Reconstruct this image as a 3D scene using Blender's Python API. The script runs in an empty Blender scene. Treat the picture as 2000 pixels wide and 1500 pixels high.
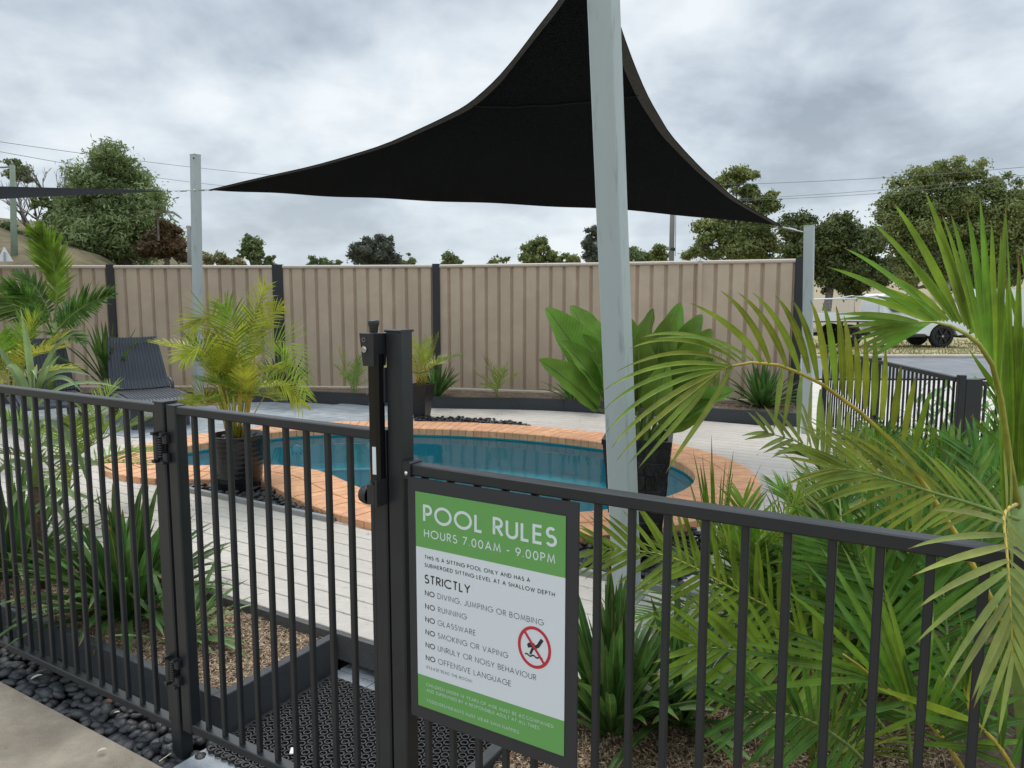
import bpy, bmesh, math, random
import numpy as np
from mathutils import Vector, Matrix, noise
from math import sin, cos, pi, radians
R_ = random.Random(7)
SC = bpy.context.scene
COL = SC.collection

# ------------------------------------------------------------------ camera
FPX = 1450.0; PITCH = radians(6.4); EYE = 1.55
cam = bpy.data.objects.new('camera', bpy.data.cameras.new('camera')); COL.objects.link(cam)
cam.data.sensor_width = 36; cam.data.lens = 36 * FPX / 2000
cam.location = (0, 0, EYE); cam.rotation_euler = (radians(90) - PITCH, 0, 0)
cam.data.clip_end = 3000; cam.data.clip_start = .05
SC.camera = cam
# ------------------------------------------------------------------ sky and sun
SUN_EL, SUN_AZ = radians(58), radians(-25)
w = bpy.data.worlds.new('World'); SC.world = w; w.use_nodes = True
nt = w.node_tree; nt.nodes.clear()
def nd(nt, t, **k):
    n = nt.nodes.new(t)
    for a, b in k.items(): setattr(n, a, b)
    return n
out = nd(nt, 'ShaderNodeOutputWorld'); bg = nd(nt, 'ShaderNodeBackground')
sky = nd(nt, 'ShaderNodeTexSky'); sky.sky_type = 'NISHITA'; sky.sun_disc = False
sky.sun_elevation = SUN_EL; sky.sun_rotation = SUN_AZ; sky.dust_density = 3
skb = nd(nt, 'ShaderNodeBackground'); skb.inputs[1].default_value = .1
nt.links.new(sky.outputs[0], skb.inputs[0])
tc = nd(nt, 'ShaderNodeTexCoord'); sep = nd(nt, 'ShaderNodeSeparateXYZ')
nt.links.new(tc.outputs['Generated'], sep.inputs[0])
def mth(op, a, b=None, c=None, clamp=False):
    n = nd(nt, 'ShaderNodeMath', operation=op, use_clamp=clamp)
    for i, v in enumerate((a, b, c)):
        if v is None: continue
        if isinstance(v, (int, float)): n.inputs[i].default_value = v
        else: nt.links.new(v, n.inputs[i])
    return n.outputs[0]
dz = mth('ADD', mth('MAXIMUM', sep.outputs[2], 0.0), .36)
cmb = nd(nt, 'ShaderNodeCombineXYZ')
nt.links.new(mth('DIVIDE', sep.outputs[0], dz), cmb.inputs[0])
nt.links.new(mth('DIVIDE', sep.outputs[1], dz), cmb.inputs[1])
def wn(scale, det, rough, dist, off):
    mp = nd(nt, 'ShaderNodeMapping'); mp.inputs['Location'].default_value = off
    nt.links.new(cmb.outputs[0], mp.inputs[0])
    n = nd(nt, 'ShaderNodeTexNoise'); n.inputs['Scale'].default_value = scale
    n.inputs['Detail'].default_value = det; n.inputs['Roughness'].default_value = rough; n.inputs['Distortion'].default_value = dist
    nt.links.new(mp.outputs[0], n.inputs['Vector']); return n.outputs['Fac']
n1 = wn(1.7, 6, .50, .15, (3.1, 1.7, 0)); n2 = wn(5.5, 6, .55, .2, (8, 2, 1))
f = mth('ADD', mth('MULTIPLY', n1, .72), mth('MULTIPLY', n2, .28))
rmp = nd(nt, 'ShaderNodeValToRGB')
cr = rmp.color_ramp
cr.elements[0].position = .38; cr.elements[0].color = (.29, .34, .395, 1)
cr.elements[1].position = .63; cr.elements[1].color = (.69, .73, .76, 1)
e = cr.elements.new(.46); e.color = (.41, .47, .535, 1)
e = cr.elements.new(.54); e.color = (.55, .61, .66, 1)
nt.links.new(f, rmp.inputs[0])
# overcast brightening towards the zenith and a pale band low down
zen = mth('ADD', 1.0, mth('MULTIPLY', mth('MAXIMUM', mth('SUBTRACT', sep.outputs[2], .36), 0.0), 2.6))
low = mth('MULTIPLY', mth('SUBTRACT', 1.0, mth('DIVIDE', mth('MAXIMUM', sep.outputs[2], 0.0), .22), clamp=True), .45, clamp=True)
mixl = nd(nt, 'ShaderNodeMixRGB'); mixl.inputs[2].default_value = (.66, .73, .77, 1)
nt.links.new(low, mixl.inputs[0]); nt.links.new(rmp.outputs[0], mixl.inputs[1])
bgc = nd(nt, 'ShaderNodeBackground'); nt.links.new(mixl.outputs[0], bgc.inputs[0]); nt.links.new(zen, bgc.inputs[1])
mx = nd(nt, 'ShaderNodeMixShader'); mx.inputs[0].default_value = .95
nt.links.new(skb.outputs[0], mx.inputs[1]); nt.links.new(bgc.outputs[0], mx.inputs[2]); nt.links.new(mx.outputs[0], out.inputs[0])
nt.nodes.remove(bg)
sl = bpy.data.lights.new('sun', 'SUN'); sl.energy = 1.5; sl.angle = radians(22); sl.color = (1, .96, .9)
so = bpy.data.objects.new('sun', sl); COL.objects.link(so)
sd = Vector((sin(SUN_AZ) * cos(SUN_EL), cos(SUN_AZ) * cos(SUN_EL), sin(SUN_EL)))
so.rotation_euler = sd.to_track_quat('Z', 'Y').to_euler(); so.location = (0, 0, 20)
SC.view_settings.view_transform = 'Standard'; SC.view_settings.look = 'None'
SC.view_settings.exposure = 0.38; SC.view_settings.gamma = 1; SC.view_settings.use_curve_mapping = False
try:
    SC.cycles.max_bounces = 8; SC.cycles.transparent_max_bounces = 8; SC.cycles.use_denoising = True
except Exception: pass

# ------------------------------------------------------------------ survey helpers: photo measurement -> world
_c, _s = cos(PITCH), sin(PITCH)
def ray(x, y):
    u = (x - 1000) / FPX; v = (y - 750) / FPX
    return Vector((u, _c - v * _s, -(_s + v * _c)))
def at(x, y, Y):
    r = ray(x, y); return Vector((0, 0, EYE)) + r * (Y / r.y)
def on(x, y, z):
    r = ray(x, y); return Vector((0, 0, EYE)) + r * ((z - EYE) / r.z)
P0 = Vector((-1.15745, 2.4045, 0)); EA = Vector((.85483, -.5189, 0)); EN = Vector((.5189, .85483, 0)); EZ = Vector((0, 0, 1))
def fp(a, n, z): return P0 + EA * a + EN * n + EZ * z       # along the front pool fence, away from it, up
def an(p): q = p - P0; return (q.x * EA.x + q.y * EA.y, q.x * EN.x + q.y * EN.y)

# ------------------------------------------------------------------ materials
MC = {}
def mat(name, col, rough=.6, var=0.0, vscale=6.0, orand=0.0, bump=0.0, bscale=60.0, metal=0.0, spec=.5, transl=0.0, stretch=None, col2=None, coat=0.0, mid=(.35, .65), detail=5, wave=None, hrand=0.0, leaf=0):
    if name in MC: return MC[name]
    m = bpy.data.materials.new(name); m.use_nodes = True; t = m.node_tree; b = t.nodes['Principled BSDF']; L = t.links
    b.inputs['Roughness'].default_value = rough; b.inputs['Metallic'].default_value = metal
    b.inputs['Specular IOR Level'].default_value = spec; b.inputs['Coat Weight'].default_value = coat
    c = (*col, 1); src = None
    geo = t.nodes.new('ShaderNodeNewGeometry'); pos = geo.outputs['Position']
    if stretch:
        mp = t.nodes.new('ShaderNodeMapping'); mp.inputs['Rotation'].default_value = (0, 0, radians(31.26)); mp.inputs['Scale'].default_value = stretch
        mp.vector_type = 'POINT'; L.new(pos, mp.inputs[0]); pos = mp.outputs[0]
    def noi(sc, det=detail, ro=.6):
        n = t.nodes.new('ShaderNodeTexNoise'); n.inputs['Scale'].default_value = sc; n.inputs['Detail'].default_value = det; n.inputs['Roughness'].default_value = ro
        L.new(pos, n.inputs['Vector']); return n.outputs['Fac']
    if var or col2:
        r = t.nodes.new('ShaderNodeValToRGB'); r.color_ramp.elements[0].position = mid[0]; r.color_ramp.elements[1].position = mid[1]
        if col2: c0, c1 = c, (*col2, 1)
        else: c0 = tuple(x * (1 - var) for x in col) + (1,); c1 = tuple(min(1, x * (1 + var)) for x in col) + (1,)
        r.color_ramp.elements[0].color = c0; r.color_ramp.elements[1].color = c1
        L.new(noi(vscale), r.inputs[0]); src = r.outputs[0]
    if orand or hrand:
        oi = t.nodes.new('ShaderNodeObjectInfo'); hs = t.nodes.new('ShaderNodeHueSaturation')
        mr = t.nodes.new('ShaderNodeMapRange'); mr.inputs[3].default_value = 1 - orand; mr.inputs[4].default_value = 1 + orand
        L.new(oi.outputs['Random'], mr.inputs[0]); L.new(mr.outputs[0], hs.inputs['Value'])
        if hrand:
            m2 = t.nodes.new('ShaderNodeMath'); m2.operation = 'MULTIPLY'; m2.inputs[1].default_value = 7.31; L.new(oi.outputs['Random'], m2.inputs[0])
            m3 = t.nodes.new('ShaderNodeMath'); m3.operation = 'FRACT'; L.new(m2.outputs[0], m3.inputs[0])
            mh = t.nodes.new('ShaderNodeMapRange'); mh.inputs[3].default_value = .5 - hrand; mh.inputs[4].default_value = .5 + hrand
            L.new(m3.outputs[0], mh.inputs[0]); L.new(mh.outputs[0], hs.inputs['Hue'])
        if src: L.new(src, hs.inputs['Color'])
        else: hs.inputs['Color'].default_value = c
        src = hs.outputs[0]
    if leaf:
        uvn = t.nodes.new('ShaderNodeUVMap'); sx = t.nodes.new('ShaderNodeSeparateXYZ'); L.new(uvn.outputs[0], sx.inputs[0])
        def M(op, a, b_=None, cl=False):
            n = t.nodes.new('ShaderNodeMath'); n.operation = op; n.use_clamp = cl
            for i_, x_ in enumerate((a, b_)):
                if x_ is None: continue
                if isinstance(x_, (int, float)): n.inputs[i_].default_value = x_
                else: L.new(x_, n.inputs[i_])
            return n.outputs[0]
        ab = M('ABSOLUTE', M('SUBTRACT', sx.outputs[0], .5))
        ph = M('MULTIPLY', sx.outputs[0], 44.0) if leaf == 1 else M('ADD', M('MULTIPLY', sx.outputs[1], 190.0), M('MULTIPLY', ab, -60.0))
        val = M('ADD', 1.0, M('MULTIPLY', M('SINE', ph), .13 if leaf == 1 else .09)); hv = t.nodes.new('ShaderNodeHueSaturation')
        if src: L.new(src, hv.inputs['Color'])
        else: hv.inputs['Color'].default_value = c
        L.new(val, hv.inputs['Value'])
        mr_ = M('MULTIPLY', M('SUBTRACT', 1.0, M('MULTIPLY', ab, 12.0 if leaf == 1 else 28.0), True), .45)
        m1 = t.nodes.new('ShaderNodeMixRGB'); m1.inputs[2].default_value = (.34, .38, .10, 1); L.new(mr_, m1.inputs[0]); L.new(hv.outputs[0], m1.inputs[1])
        nz = M('MULTIPLY', noi(25.0, 2), .16); tp = M('MULTIPLY', M('SUBTRACT', M('ADD', sx.outputs[1], nz), 1.0), 22.0, True)
        m2_ = t.nodes.new('ShaderNodeMixRGB'); m2_.inputs[2].default_value = (.20, .13, .045, 1); L.new(tp, m2_.inputs[0]); L.new(m1.outputs[0], m2_.inputs[1]); src = m2_.outputs[0]
    if src: L.new(src, b.inputs['Base Color'])
    else: b.inputs['Base Color'].default_value = c
    if bump:
        bn = t.nodes.new('ShaderNodeBump'); bn.inputs['Strength'].default_value = bump; bn.inputs['Distance'].default_value = .02
        L.new(noi(bscale, 4), bn.inputs['Height']); L.new(bn.outputs[0], b.inputs['Normal'])
    if transl:
        o = t.nodes['Material Output']; tr = t.nodes.new('ShaderNodeBsdfTranslucent'); ms = t.nodes.new('ShaderNodeMixShader'); ms.inputs[0].default_value = transl
        if src: L.new(src, tr.inputs[0])
        else: tr.inputs[0].default_value = c
        L.new(b.outputs[0], ms.inputs[1]); L.new(tr.outputs[0], ms.inputs[2]); L.new(ms.outputs[0], o.inputs[0])
    MC[name] = m; return m
CHAR = mat('charcoal_powdercoat', (.018, .0205, .0235), .38, var=.12, vscale=9, bump=.02, bscale=500)
CHAR2 = mat('dark_plastic', (.022, .023, .025), .38, var=.1, vscale=20)
BLACKGL = mat('gloss_black', (.006, .006, .008), .12)
SIGNFR = mat('sign_plate_grey', (.030, .030, .034), .55)
DECKM = mat('pale_composite_decking', (.60, .55, .49), .72, var=.13, vscale=14, orand=.05, bump=.5, bscale=30, stretch=(1.2, 14, 14))
def deck_flecks(m):       # short dark brush flecks of the composite boards
    t = m.node_tree; L = t.links; b = t.nodes['Principled BSDF']; s0 = b.inputs['Base Color'].links[0].from_socket
    geo = t.nodes.new('ShaderNodeNewGeometry'); mp = t.nodes.new('ShaderNodeMapping'); mp.inputs['Rotation'].default_value = (0, 0, radians(31.26)); mp.inputs['Scale'].default_value = (22, 60, 1)
    L.new(geo.outputs['Position'], mp.inputs[0])
    v = t.nodes.new('ShaderNodeTexNoise'); v.inputs['Scale'].default_value = 1.0; v.inputs['Detail'].default_value = 2; L.new(mp.outputs[0], v.inputs['Vector'])
    r = t.nodes.new('ShaderNodeValToRGB'); r.color_ramp.elements[0].position = .27; r.color_ramp.elements[1].position = .33; L.new(v.outputs['Fac'], r.inputs[0])
    mx = t.nodes.new('ShaderNodeMixRGB'); mx.inputs[1].default_value = (.27, .24, .21, 1); L.new(r.outputs[0], mx.inputs[0]); L.new(s0, mx.inputs[2]); L.new(mx.outputs[0], b.inputs['Base Color'])
deck_flecks(DECKM)
FASC = mat('dark_grey_composite', (.105, .10, .097), .7, var=.25, vscale=9, bump=.6, bscale=26, stretch=(1.2, 12, 30))
STRIP = mat('mid_grey_composite', (.27, .27, .265), .7, var=.12, vscale=20, bump=.2, stretch=(1.2, 12, 12))
EDGM = mat('charcoal_sleeper', (.052, .056, .061), .65, var=.15, vscale=14, bump=.4, bscale=60, stretch=(1.5, 10, 10))
BRICK = mat('terracotta_paver', (.74, .385, .20), .7, var=.14, vscale=9, orand=.06, bump=.45, bscale=90, hrand=.006)
GROUT = mat('pale_grout', (.66, .42, .27), .9, var=.15, vscale=30)
PAVE = mat('blue_grey_paver', (.29, .32, .345), .7, var=.16, vscale=7, orand=.12, bump=.3, bscale=120)
PAVEL = mat('light_grey_paver', (.27, .29, .31), .75, var=.14, vscale=12, orand=.06, bump=.3, bscale=160)
CONC = mat('worn_brown_concrete', (.35, .295, .225), .85, var=.22, vscale=4, bump=.5, bscale=220, detail=9)
CONCL = mat('pale_driveway_concrete', (.50, .47, .42), .85, var=.1, vscale=4)
ROADM = mat('grey_road_seal', (.175, .182, .195), .85, var=.14, vscale=2.5, bump=.3, bscale=90)
EARTH = mat('dark_soil', (.035, .03, .025), .95)
PEB = mat('black_pebble', (.020, .022, .025), .45, orand=.5, var=.3, vscale=30, bump=.25, bscale=120)
MULB = mat('mulch_base', (.075, .05, .032), .95, col2=(.20, .145, .095), vscale=60, bump=.9, bscale=80)
MULF = mat('mulch_far', (.13, .088, .058), .95, col2=(.27, .20, .14), vscale=22, bump=.9, bscale=60)
def chipm():
    m = mat('bark_chip', (.23, .165, .11), .9, var=.5, vscale=70); t = m.node_tree
    r = [n for n in t.nodes if n.type == 'VALTORGB'][0].color_ramp
    r.elements[0].color = (.07, .042, .026, 1); r.elements[1].color = (.62, .48, .32, 1); x = r.elements.new(.5); x.color = (.31, .21, .13, 1)
    return m
CHIP = chipm()
TAN = mat('tan_steel_sheet', (.52, .41, .30), .5, var=.07, vscale=2.2)
TANL = mat('tan_rail', (.55, .48, .40), .45)
FPOST = mat('fence_post_charcoal', (.020, .022, .026), .45)
PALE = mat('pale_painted_steel', (.42, .475, .47), .42, var=.06, vscale=3, bump=.05, bscale=40, stretch=(1, 1, .15))
def stain(m, sc, col, lo, hi):
    t = m.node_tree; L = t.links; b = t.nodes['Principled BSDF']; s0 = b.inputs['Base Color'].links[0].from_socket
    geo = t.nodes.new('ShaderNodeNewGeometry'); v = t.nodes.new('ShaderNodeTexNoise'); v.inputs['Scale'].default_value = sc; v.inputs['Detail'].default_value = 7; v.inputs['Roughness'].default_value = .7; L.new(geo.outputs['Position'], v.inputs['Vector'])
    r = t.nodes.new('ShaderNodeValToRGB'); r.color_ramp.elements[0].position = lo; r.color_ramp.elements[1].position = hi; L.new(v.outputs['Fac'], r.inputs[0])
    mx = t.nodes.new('ShaderNodeMixRGB'); mx.inputs[1].default_value = (*col, 1); L.new(r.outputs[0], mx.inputs[0]); L.new(s0, mx.inputs[2]); L.new(mx.outputs[0], b.inputs['Base Color'])
stain(CONC, 2.2, (.22, .18, .135), .34, .56); stain(DECKM, .9, (.50, .455, .40), .36, .60); stain(BRICK, 3.5, (.60, .30, .16), .30, .55); stain(TAN, 1.1, (.46, .36, .265), .35, .6)
def dirty_pale(m):
    t = m.node_tree; L = t.links; b = t.nodes['Principled BSDF']; s0 = b.inputs['Base Color'].links[0].from_socket
    geo = t.nodes.new('ShaderNodeNewGeometry'); mp = t.nodes.new('ShaderNodeMapping'); mp.inputs['Scale'].default_value = (26, 26, 5); L.new(geo.outputs['Position'], mp.inputs[0])
    v = t.nodes.new('ShaderNodeTexNoise'); v.inputs['Scale'].default_value = 1.0; v.inputs['Detail'].default_value = 5; L.new(mp.outputs[0], v.inputs['Vector'])
    r = t.nodes.new('ShaderNodeValToRGB'); r.color_ramp.elements[0].position = .30; r.color_ramp.elements[1].position = .42; L.new(v.outputs['Fac'], r.inputs[0])
    mx = t.nodes.new('ShaderNodeMixRGB'); mx.inputs[1].default_value = (.33, .37, .36, 1); L.new(r.outputs[0], mx.inputs[0]); L.new(s0, mx.inputs[2]); L.new(mx.outputs[0], b.inputs['Base Color'])
dirty_pale(PALE)
SAILM = mat('black_shade_cloth', (.0095, .011, .0135), .9, var=.6, vscale=95, bump=.7, bscale=200, detail=6, spec=.05, transl=.02, mid=(.40, .60))
HEM = mat('faded_hem_cloth', (.060, .054, .050), .8, var=.2, vscale=30)
STEEL = mat('galvanised_steel', (.5, .5, .5), .35, metal=1)
CHROME = mat('bright_steel', (.7, .7, .7), .15, metal=1)
WHITE = mat('white_sticker', (.75, .78, .82), .5)
SGREEN = mat('sign_green', (.145, .375, .10), .42, spec=.4)
SWHITE = mat('sign_white', (.72, .76, .79), .38, spec=.4)
SBLACK = mat('sign_black_ink', (.022, .022, .026), .5)
SRED = mat('sign_red_ink', (.55, .025, .045), .45)
SLETT = mat('sign_white_ink', (.68, .76, .76), .45)
POTB = mat('glossy_black_pot', (.008, .008, .010), .22, var=.3, vscale=12, bump=.15, bscale=20)
POTS = mat('slate_pot', (.012, .012, .014), .30, var=.4, vscale=9, bump=.5, bscale=18)
RESIN = mat('charcoal_resin', (.055, .062, .078), .55)
RUB = mat('black_rubber', (.022, .022, .023), .6)
SHELL = mat('blue_pool_shell', (.07, .50, .56), .4, var=.08, vscale=2)
LIP = mat('pale_pool_lip', (.42, .58, .66), .4)
CARW = mat('white_car_paint', (.74, .76, .78), .3, coat=.5)
GLASSD = mat('dark_car_glass', (.02, .035, .038), .08, spec=.8)
TYRE = mat('tyre_rubber', (.02, .02, .02), .8)
RIM = mat('black_alloy', (.03, .03, .032), .35, metal=.5)
LEAFP = dict(rough=.42, spec=.34, transl=.32, leaf=1)
LEAFB = dict(LEAFP, leaf=2)
G_PALM = mat('palm_leaf_green', (.085, .185, .024), var=.45, vscale=8, orand=.25, hrand=.02, **LEAFP)
G_PALML = mat('palm_leaf_lime', (.155, .275, .022), var=.4, vscale=8, orand=.18, hrand=.02, **LEAFP)
G_OLIVE = mat('palm_leaf_olive', (.21, .27, .028), var=.3, vscale=9, orand=.22, hrand=.025, **LEAFP)
G_SAGE = mat('palm_leaf_sage', (.265, .31, .075), var=.25, vscale=12, orand=.15, hrand=.015, **LEAFP)
G_YEL = mat('golden_cane_leaf', (.36, .42, .035), var=.3, vscale=9, orand=.22, hrand=.03, **LEAFP)
G_STRAP = mat('strap_leaf_dark', (.065, .145, .030), var=.35, vscale=10, orand=.4, hrand=.02, **LEAFP)
G_STRAPL = mat('strap_leaf_pale', (.15, .26, .085), var=.3, vscale=10, orand=.25, **LEAFP)
G_BIRD = mat('paddle_leaf', (.16, .28, .042), var=.22, vscale=6, orand=.25, hrand=.02, **LEAFB)
RACH = mat('yellow_green_stem', (.34, .36, .05), .45, var=.25, vscale=14)
RACHY = mat('golden_stem', (.48, .36, .05), .45, var=.25, vscale=18)
RACHG = mat('green_stem', (.20, .28, .07), .5, var=.2, vscale=12)
HUSK = mat('brown_husk', (.14, .085, .05), .9, var=.4, vscale=25, bump=.8, bscale=70)
BARK = mat('grey_bark', (.16, .14, .12), .9, var=.35, vscale=6, bump=.6, bscale=12)
BARKP = mat('pale_gum_bark', (.42, .38, .33), .8, var=.25, vscale=3)

# ------------------------------------------------------------------ mesh + object helpers
class MB:
    def __init__(s): s.v = []; s.f = []; s.m = []; s.uv = {}
    def quad(s, a, b, c, d, m=0):
        i = len(s.v); s.v += [a, b, c, d]; s.f.append((i, i + 1, i + 2, i + 3)); s.m.append(m)
    def add(s, vs, fs, m=0):
        i = len(s.v); s.v += vs; s.f += [tuple(i + k for k in q) for q in fs]; s.m += [m] * len(fs)
    def hexa(s, p, m=0):      # 8 corners: bottom 4 ccw, top 4 ccw
        s.add(list(p), [(3, 2, 1, 0), (4, 5, 6, 7), (0, 1, 5, 4), (1, 2, 6, 5), (2, 3, 7, 6), (3, 0, 4, 7)], m)
    def box(s, o, ex, ey, ez, m=0):   # corner + three edge vectors
        s.hexa([o, o + ex, o + ex + ey, o + ey, o + ez, o + ex + ez, o + ex + ey + ez, o + ey + ez], m)
    def cbox(s, c, sx, sy, sz, X=Vector((1, 0, 0)), Y=Vector((0, 1, 0)), Z=Vector((0, 0, 1)), m=0):
        s.box(c - X * sx / 2 - Y * sy / 2 - Z * sz / 2, X * sx, Y * sy, Z * sz, m)
    def bbox(s, o, ex, ey, ez, bv=.003, m=0):   # box with chamfered long edges
        c = o + (ex + ey + ez) / 2; X, Y, Z = ex.normalized(), ey.normalized(), ez.normalized(); a, b, d = ex.length / 2, ey.length / 2, ez.length / 2
        # profile octagon around the longest axis
        ax = max(range(3), key=lambda i: (a, b, d)[i]); dirs = [(X, a), (Y, b), (Z, d)]; U, l = dirs[ax]; (V, p), (W, q) = dirs[(ax + 1) % 3], dirs[(ax + 2) % 3]
        pr = [(-p + bv, -q), (p - bv, -q), (p, -q + bv), (p, q - bv), (p - bv, q), (-p + bv, q), (-p, q - bv), (-p, -q + bv)]
        vs = [c - U * l + V * x + W * y for x, y in pr] + [c + U * l + V * x + W * y for x, y in pr]
        fs = [(i, (i + 1) % 8, 8 + (i + 1) % 8, 8 + i) for i in range(8)] + [tuple(range(7, -1, -1)), tuple(range(8, 16))]
        s.add(vs, fs, m)
    def tube(s, pts, rad, n=8, cap=True, m=0):
        N = len(pts); rs = rad if isinstance(rad, (list, tuple)) else [rad] * N; i0 = len(s.v); up = Vector((0, 0, 1)); U = None
        for k, p in enumerate(pts):
            T = (pts[min(k + 1, N - 1)] - pts[max(k - 1, 0)])
            T = T.normalized() if T.length > 1e-9 else Vector((0, 0, 1))
            if U is None:
                U = T.cross(up if abs(T.z) < .95 else Vector((1, 0, 0))).normalized()
            U = (U - T * U.dot(T)).normalized(); V = T.cross(U)
            for j in range(n): s.v.append(p + (U * cos(2 * pi * j / n) + V * sin(2 * pi * j / n)) * rs[k])
        for k in range(N - 1):
            for j in range(n):
                a = i0 + k * n + j; b = i0 + k * n + (j + 1) % n; s.f.append((a, b, b + n, a + n)); s.m.append(m)
        if cap:
            s.f.append(tuple(i0 + j for j in reversed(range(n)))); s.m.append(m)
            s.f.append(tuple(i0 + (N - 1) * n + j for j in range(n))); s.m.append(m)
    def lathe(s, c, prof, n=32, m=0, Z=Vector((0, 0, 1))):
        X = Z.cross(Vector((0, 1, .01))).normalized(); Y = Z.cross(X); i0 = len(s.v)
        for r, z in prof:
            for j in range(n): s.v.append(c + Z * z + (X * cos(2 * pi * j / n) + Y * sin(2 * pi * j / n)) * r)
        for k in range(len(prof) - 1):
            for j in range(n):
                a = i0 + k * n + j; b = i0 + k * n + (j + 1) % n; s.f.append((a, b, b + n, a + n)); s.m.append(m)
def W(o):
    p = Vector((0, 0, 0))
    while o: p += o.location; o = o.parent
    return p
def tag(o, label=None, cat=None, group=None, kind=None):
    if label: o['label'] = label
    if cat: o['category'] = cat
    if group: o['group'] = group
    if kind: o['kind'] = kind
    return o
def thing(name, loc, label, cat, group=None):
    o = bpy.data.objects.new(name, None); COL.objects.link(o); o.location = loc; o.empty_display_size = .1
    return tag(o, label, cat, group)
def structure(name, loc=(0, 0, 0)):
    o = bpy.data.objects.new(name, None); COL.objects.link(o); o.location = loc; o['kind'] = 'structure'; return o
def mk(name, mb, mats, parent=None, smooth=False, origin=None):
    v = mb.v
    if origin is None:
        origin = Vector((sum(p.x for p in v), sum(p.y for p in v), sum(p.z for p in v))) / max(1, len(v))
    me = bpy.data.meshes.new(name); me.from_pydata([tuple(p - origin) for p in v], [], mb.f)
    if not isinstance(mats, (list, tuple)): mats = [mats]
    for m_ in mats: me.materials.append(m_)
    if len(mats) > 1: me.polygons.foreach_set('material_index', mb.m)
    if smooth: me.polygons.foreach_set('use_smooth', [True] * len(me.polygons))
    if mb.uv:
        ul = me.uv_layers.new(name='UVMap'); li = np.empty(len(me.loops), dtype=np.int32); me.loops.foreach_get('vertex_index', li)
        tab = np.full((len(v), 2), .3); ks = np.fromiter(mb.uv.keys(), dtype=np.int32); tab[ks] = np.array(list(mb.uv.values())); ul.data.foreach_set('uv', tab[li].ravel())
    me.update()
    o = bpy.data.objects.new(name, me); COL.objects.link(o)
    if parent: o.parent = parent; o.location = origin - W(parent)
    else: o.location = origin
    return o
def inst(name, me, loc, parent=None, rot=None, scale=None):
    o = bpy.data.objects.new(name, me); COL.objects.link(o)
    if parent: o.parent = parent; o.location = Vector(loc) - W(parent)
    else: o.location = loc
    if rot: o.rotation_euler = rot
    if scale: o.scale = scale
    return o
def V3(*a): return Vector(a)

# ================================================================== SETTING
# ground: one sheet to the horizon, with the rises behind the fences as hills of their own
GRASS = mat('dry_grass_ground', (.13, .12, .05), .95, col2=(.25, .20, .11), vscale=.8, bump=.6, bscale=8)
HAY = mat('dry_hill_grass', (.07, .06, .028), .95, col2=(.16, .125, .058), vscale=1.2, bump=.7, bscale=10, detail=8)
PADD = mat('tan_paddock', (.34, .26, .18), .95, col2=(.30, .25, .15), vscale=.25, bump=.4, bscale=5)
def hill(name, x0, x1, y0, y1, nx, ny, fn, m):
    b = MB()
    for j in range(ny + 1):
        for i in range(nx + 1):
            x = x0 + (x1 - x0) * i / nx; y = y0 + (y1 - y0) * j / ny; b.v.append(V3(x, y, fn(x, y)))
    for j in range(ny):
        for i in range(nx): a = j * (nx + 1) + i; b.f.append((a, a + 1, a + nx + 2, a + nx + 1)); b.m.append(0)
    return tag(mk(name, b, m, smooth=True), kind='structure')
def sm(t): t = max(0, min(1, t)); return t * t * (3 - 2 * t)
def hl(x, y):
    e = sm((-x - 12 - (y - 35) * .3) / 9) * sm((y - 18) / 16) * sm((120 - y) / 30)
    return -.2 + e * (4.1 + 2.6 * sm((-x - 18) / 14)) + .25 * noise.noise(V3(x * .2, y * .2, 0)) * e * 2
hill('hill', -90, -6, 17, 130, 60, 60, hl, HAY)
def hr(x, y):
    e = sm((y - 36) / 60) * sm((x - 6) / 26)
    return -.2 + e * 4.6 + .3 * noise.noise(V3(x * .1, y * .1, 3)) * e
hill('hill', 4, 260, 34, 260, 50, 50, hr, PADD)
b = MB(); b.quad(V3(4.6, 15.6, -.085), V3(200, 15.6, -.085), V3(200, 21.2, -.085), V3(4.6, 21.2, -.085)); tag(mk('road', b, ROADM), kind='structure')
b = MB()
KERB = mat('kerb_concrete', (.42, .38, .32), .85, var=.12, vscale=2)
for i in range(26): b.bbox(V3(4.6 + i * 2.4, 21.2, -.15), V3(2.38, 0, 0), V3(0, .28, 0), V3(0, 0, .16), .03)
tag(mk('kerb', b, KERB), kind='structure')
b = MB(); b.quad(V3(3.4, 2.0, -.12), V3(60, 2.0, -.12), V3(60, 15.6, -.12), V3(3.4, 15.6, -.12)); tag(mk('driveway', b, CONCL), kind='structure')
VERGE = mat('patchy_verge_grass', (.20, .21, .07), .95, col2=(.42, .33, .20), vscale=1.3, bump=.7, bscale=14, detail=8)
b = MB(); b.quad(V3(4.6, 21.48, -.03), V3(200, 21.48, -.03), V3(200, 34, -.03), V3(4.6, 34, -.03)); tag(mk('verge', b, VERGE), kind='structure')
b = MB()
for i in range(9000):        # short tufts along the verge
    x = R_.uniform(8, 34); y = 21.5 + 9 * R_.random() ** 1.6; h = R_.uniform(.03, .10); a = R_.uniform(0, pi); d = V3(cos(a), sin(a), 0) * .025
    p = V3(x, y, -.03); t_ = V3(R_.uniform(-.04, .04), R_.uniform(-.04, .04), h); b.add([p - d, p + d, p + t_], [(0, 1, 2)])
tag(mk('grass_tufts', b, mat('tuft_grass', (.24, .24, .09), .9, col2=(.42, .36, .2), vscale=2)), 'short patchy grass tufts along the roadside verge behind the kerb', 'grass', kind='stuff')
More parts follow.
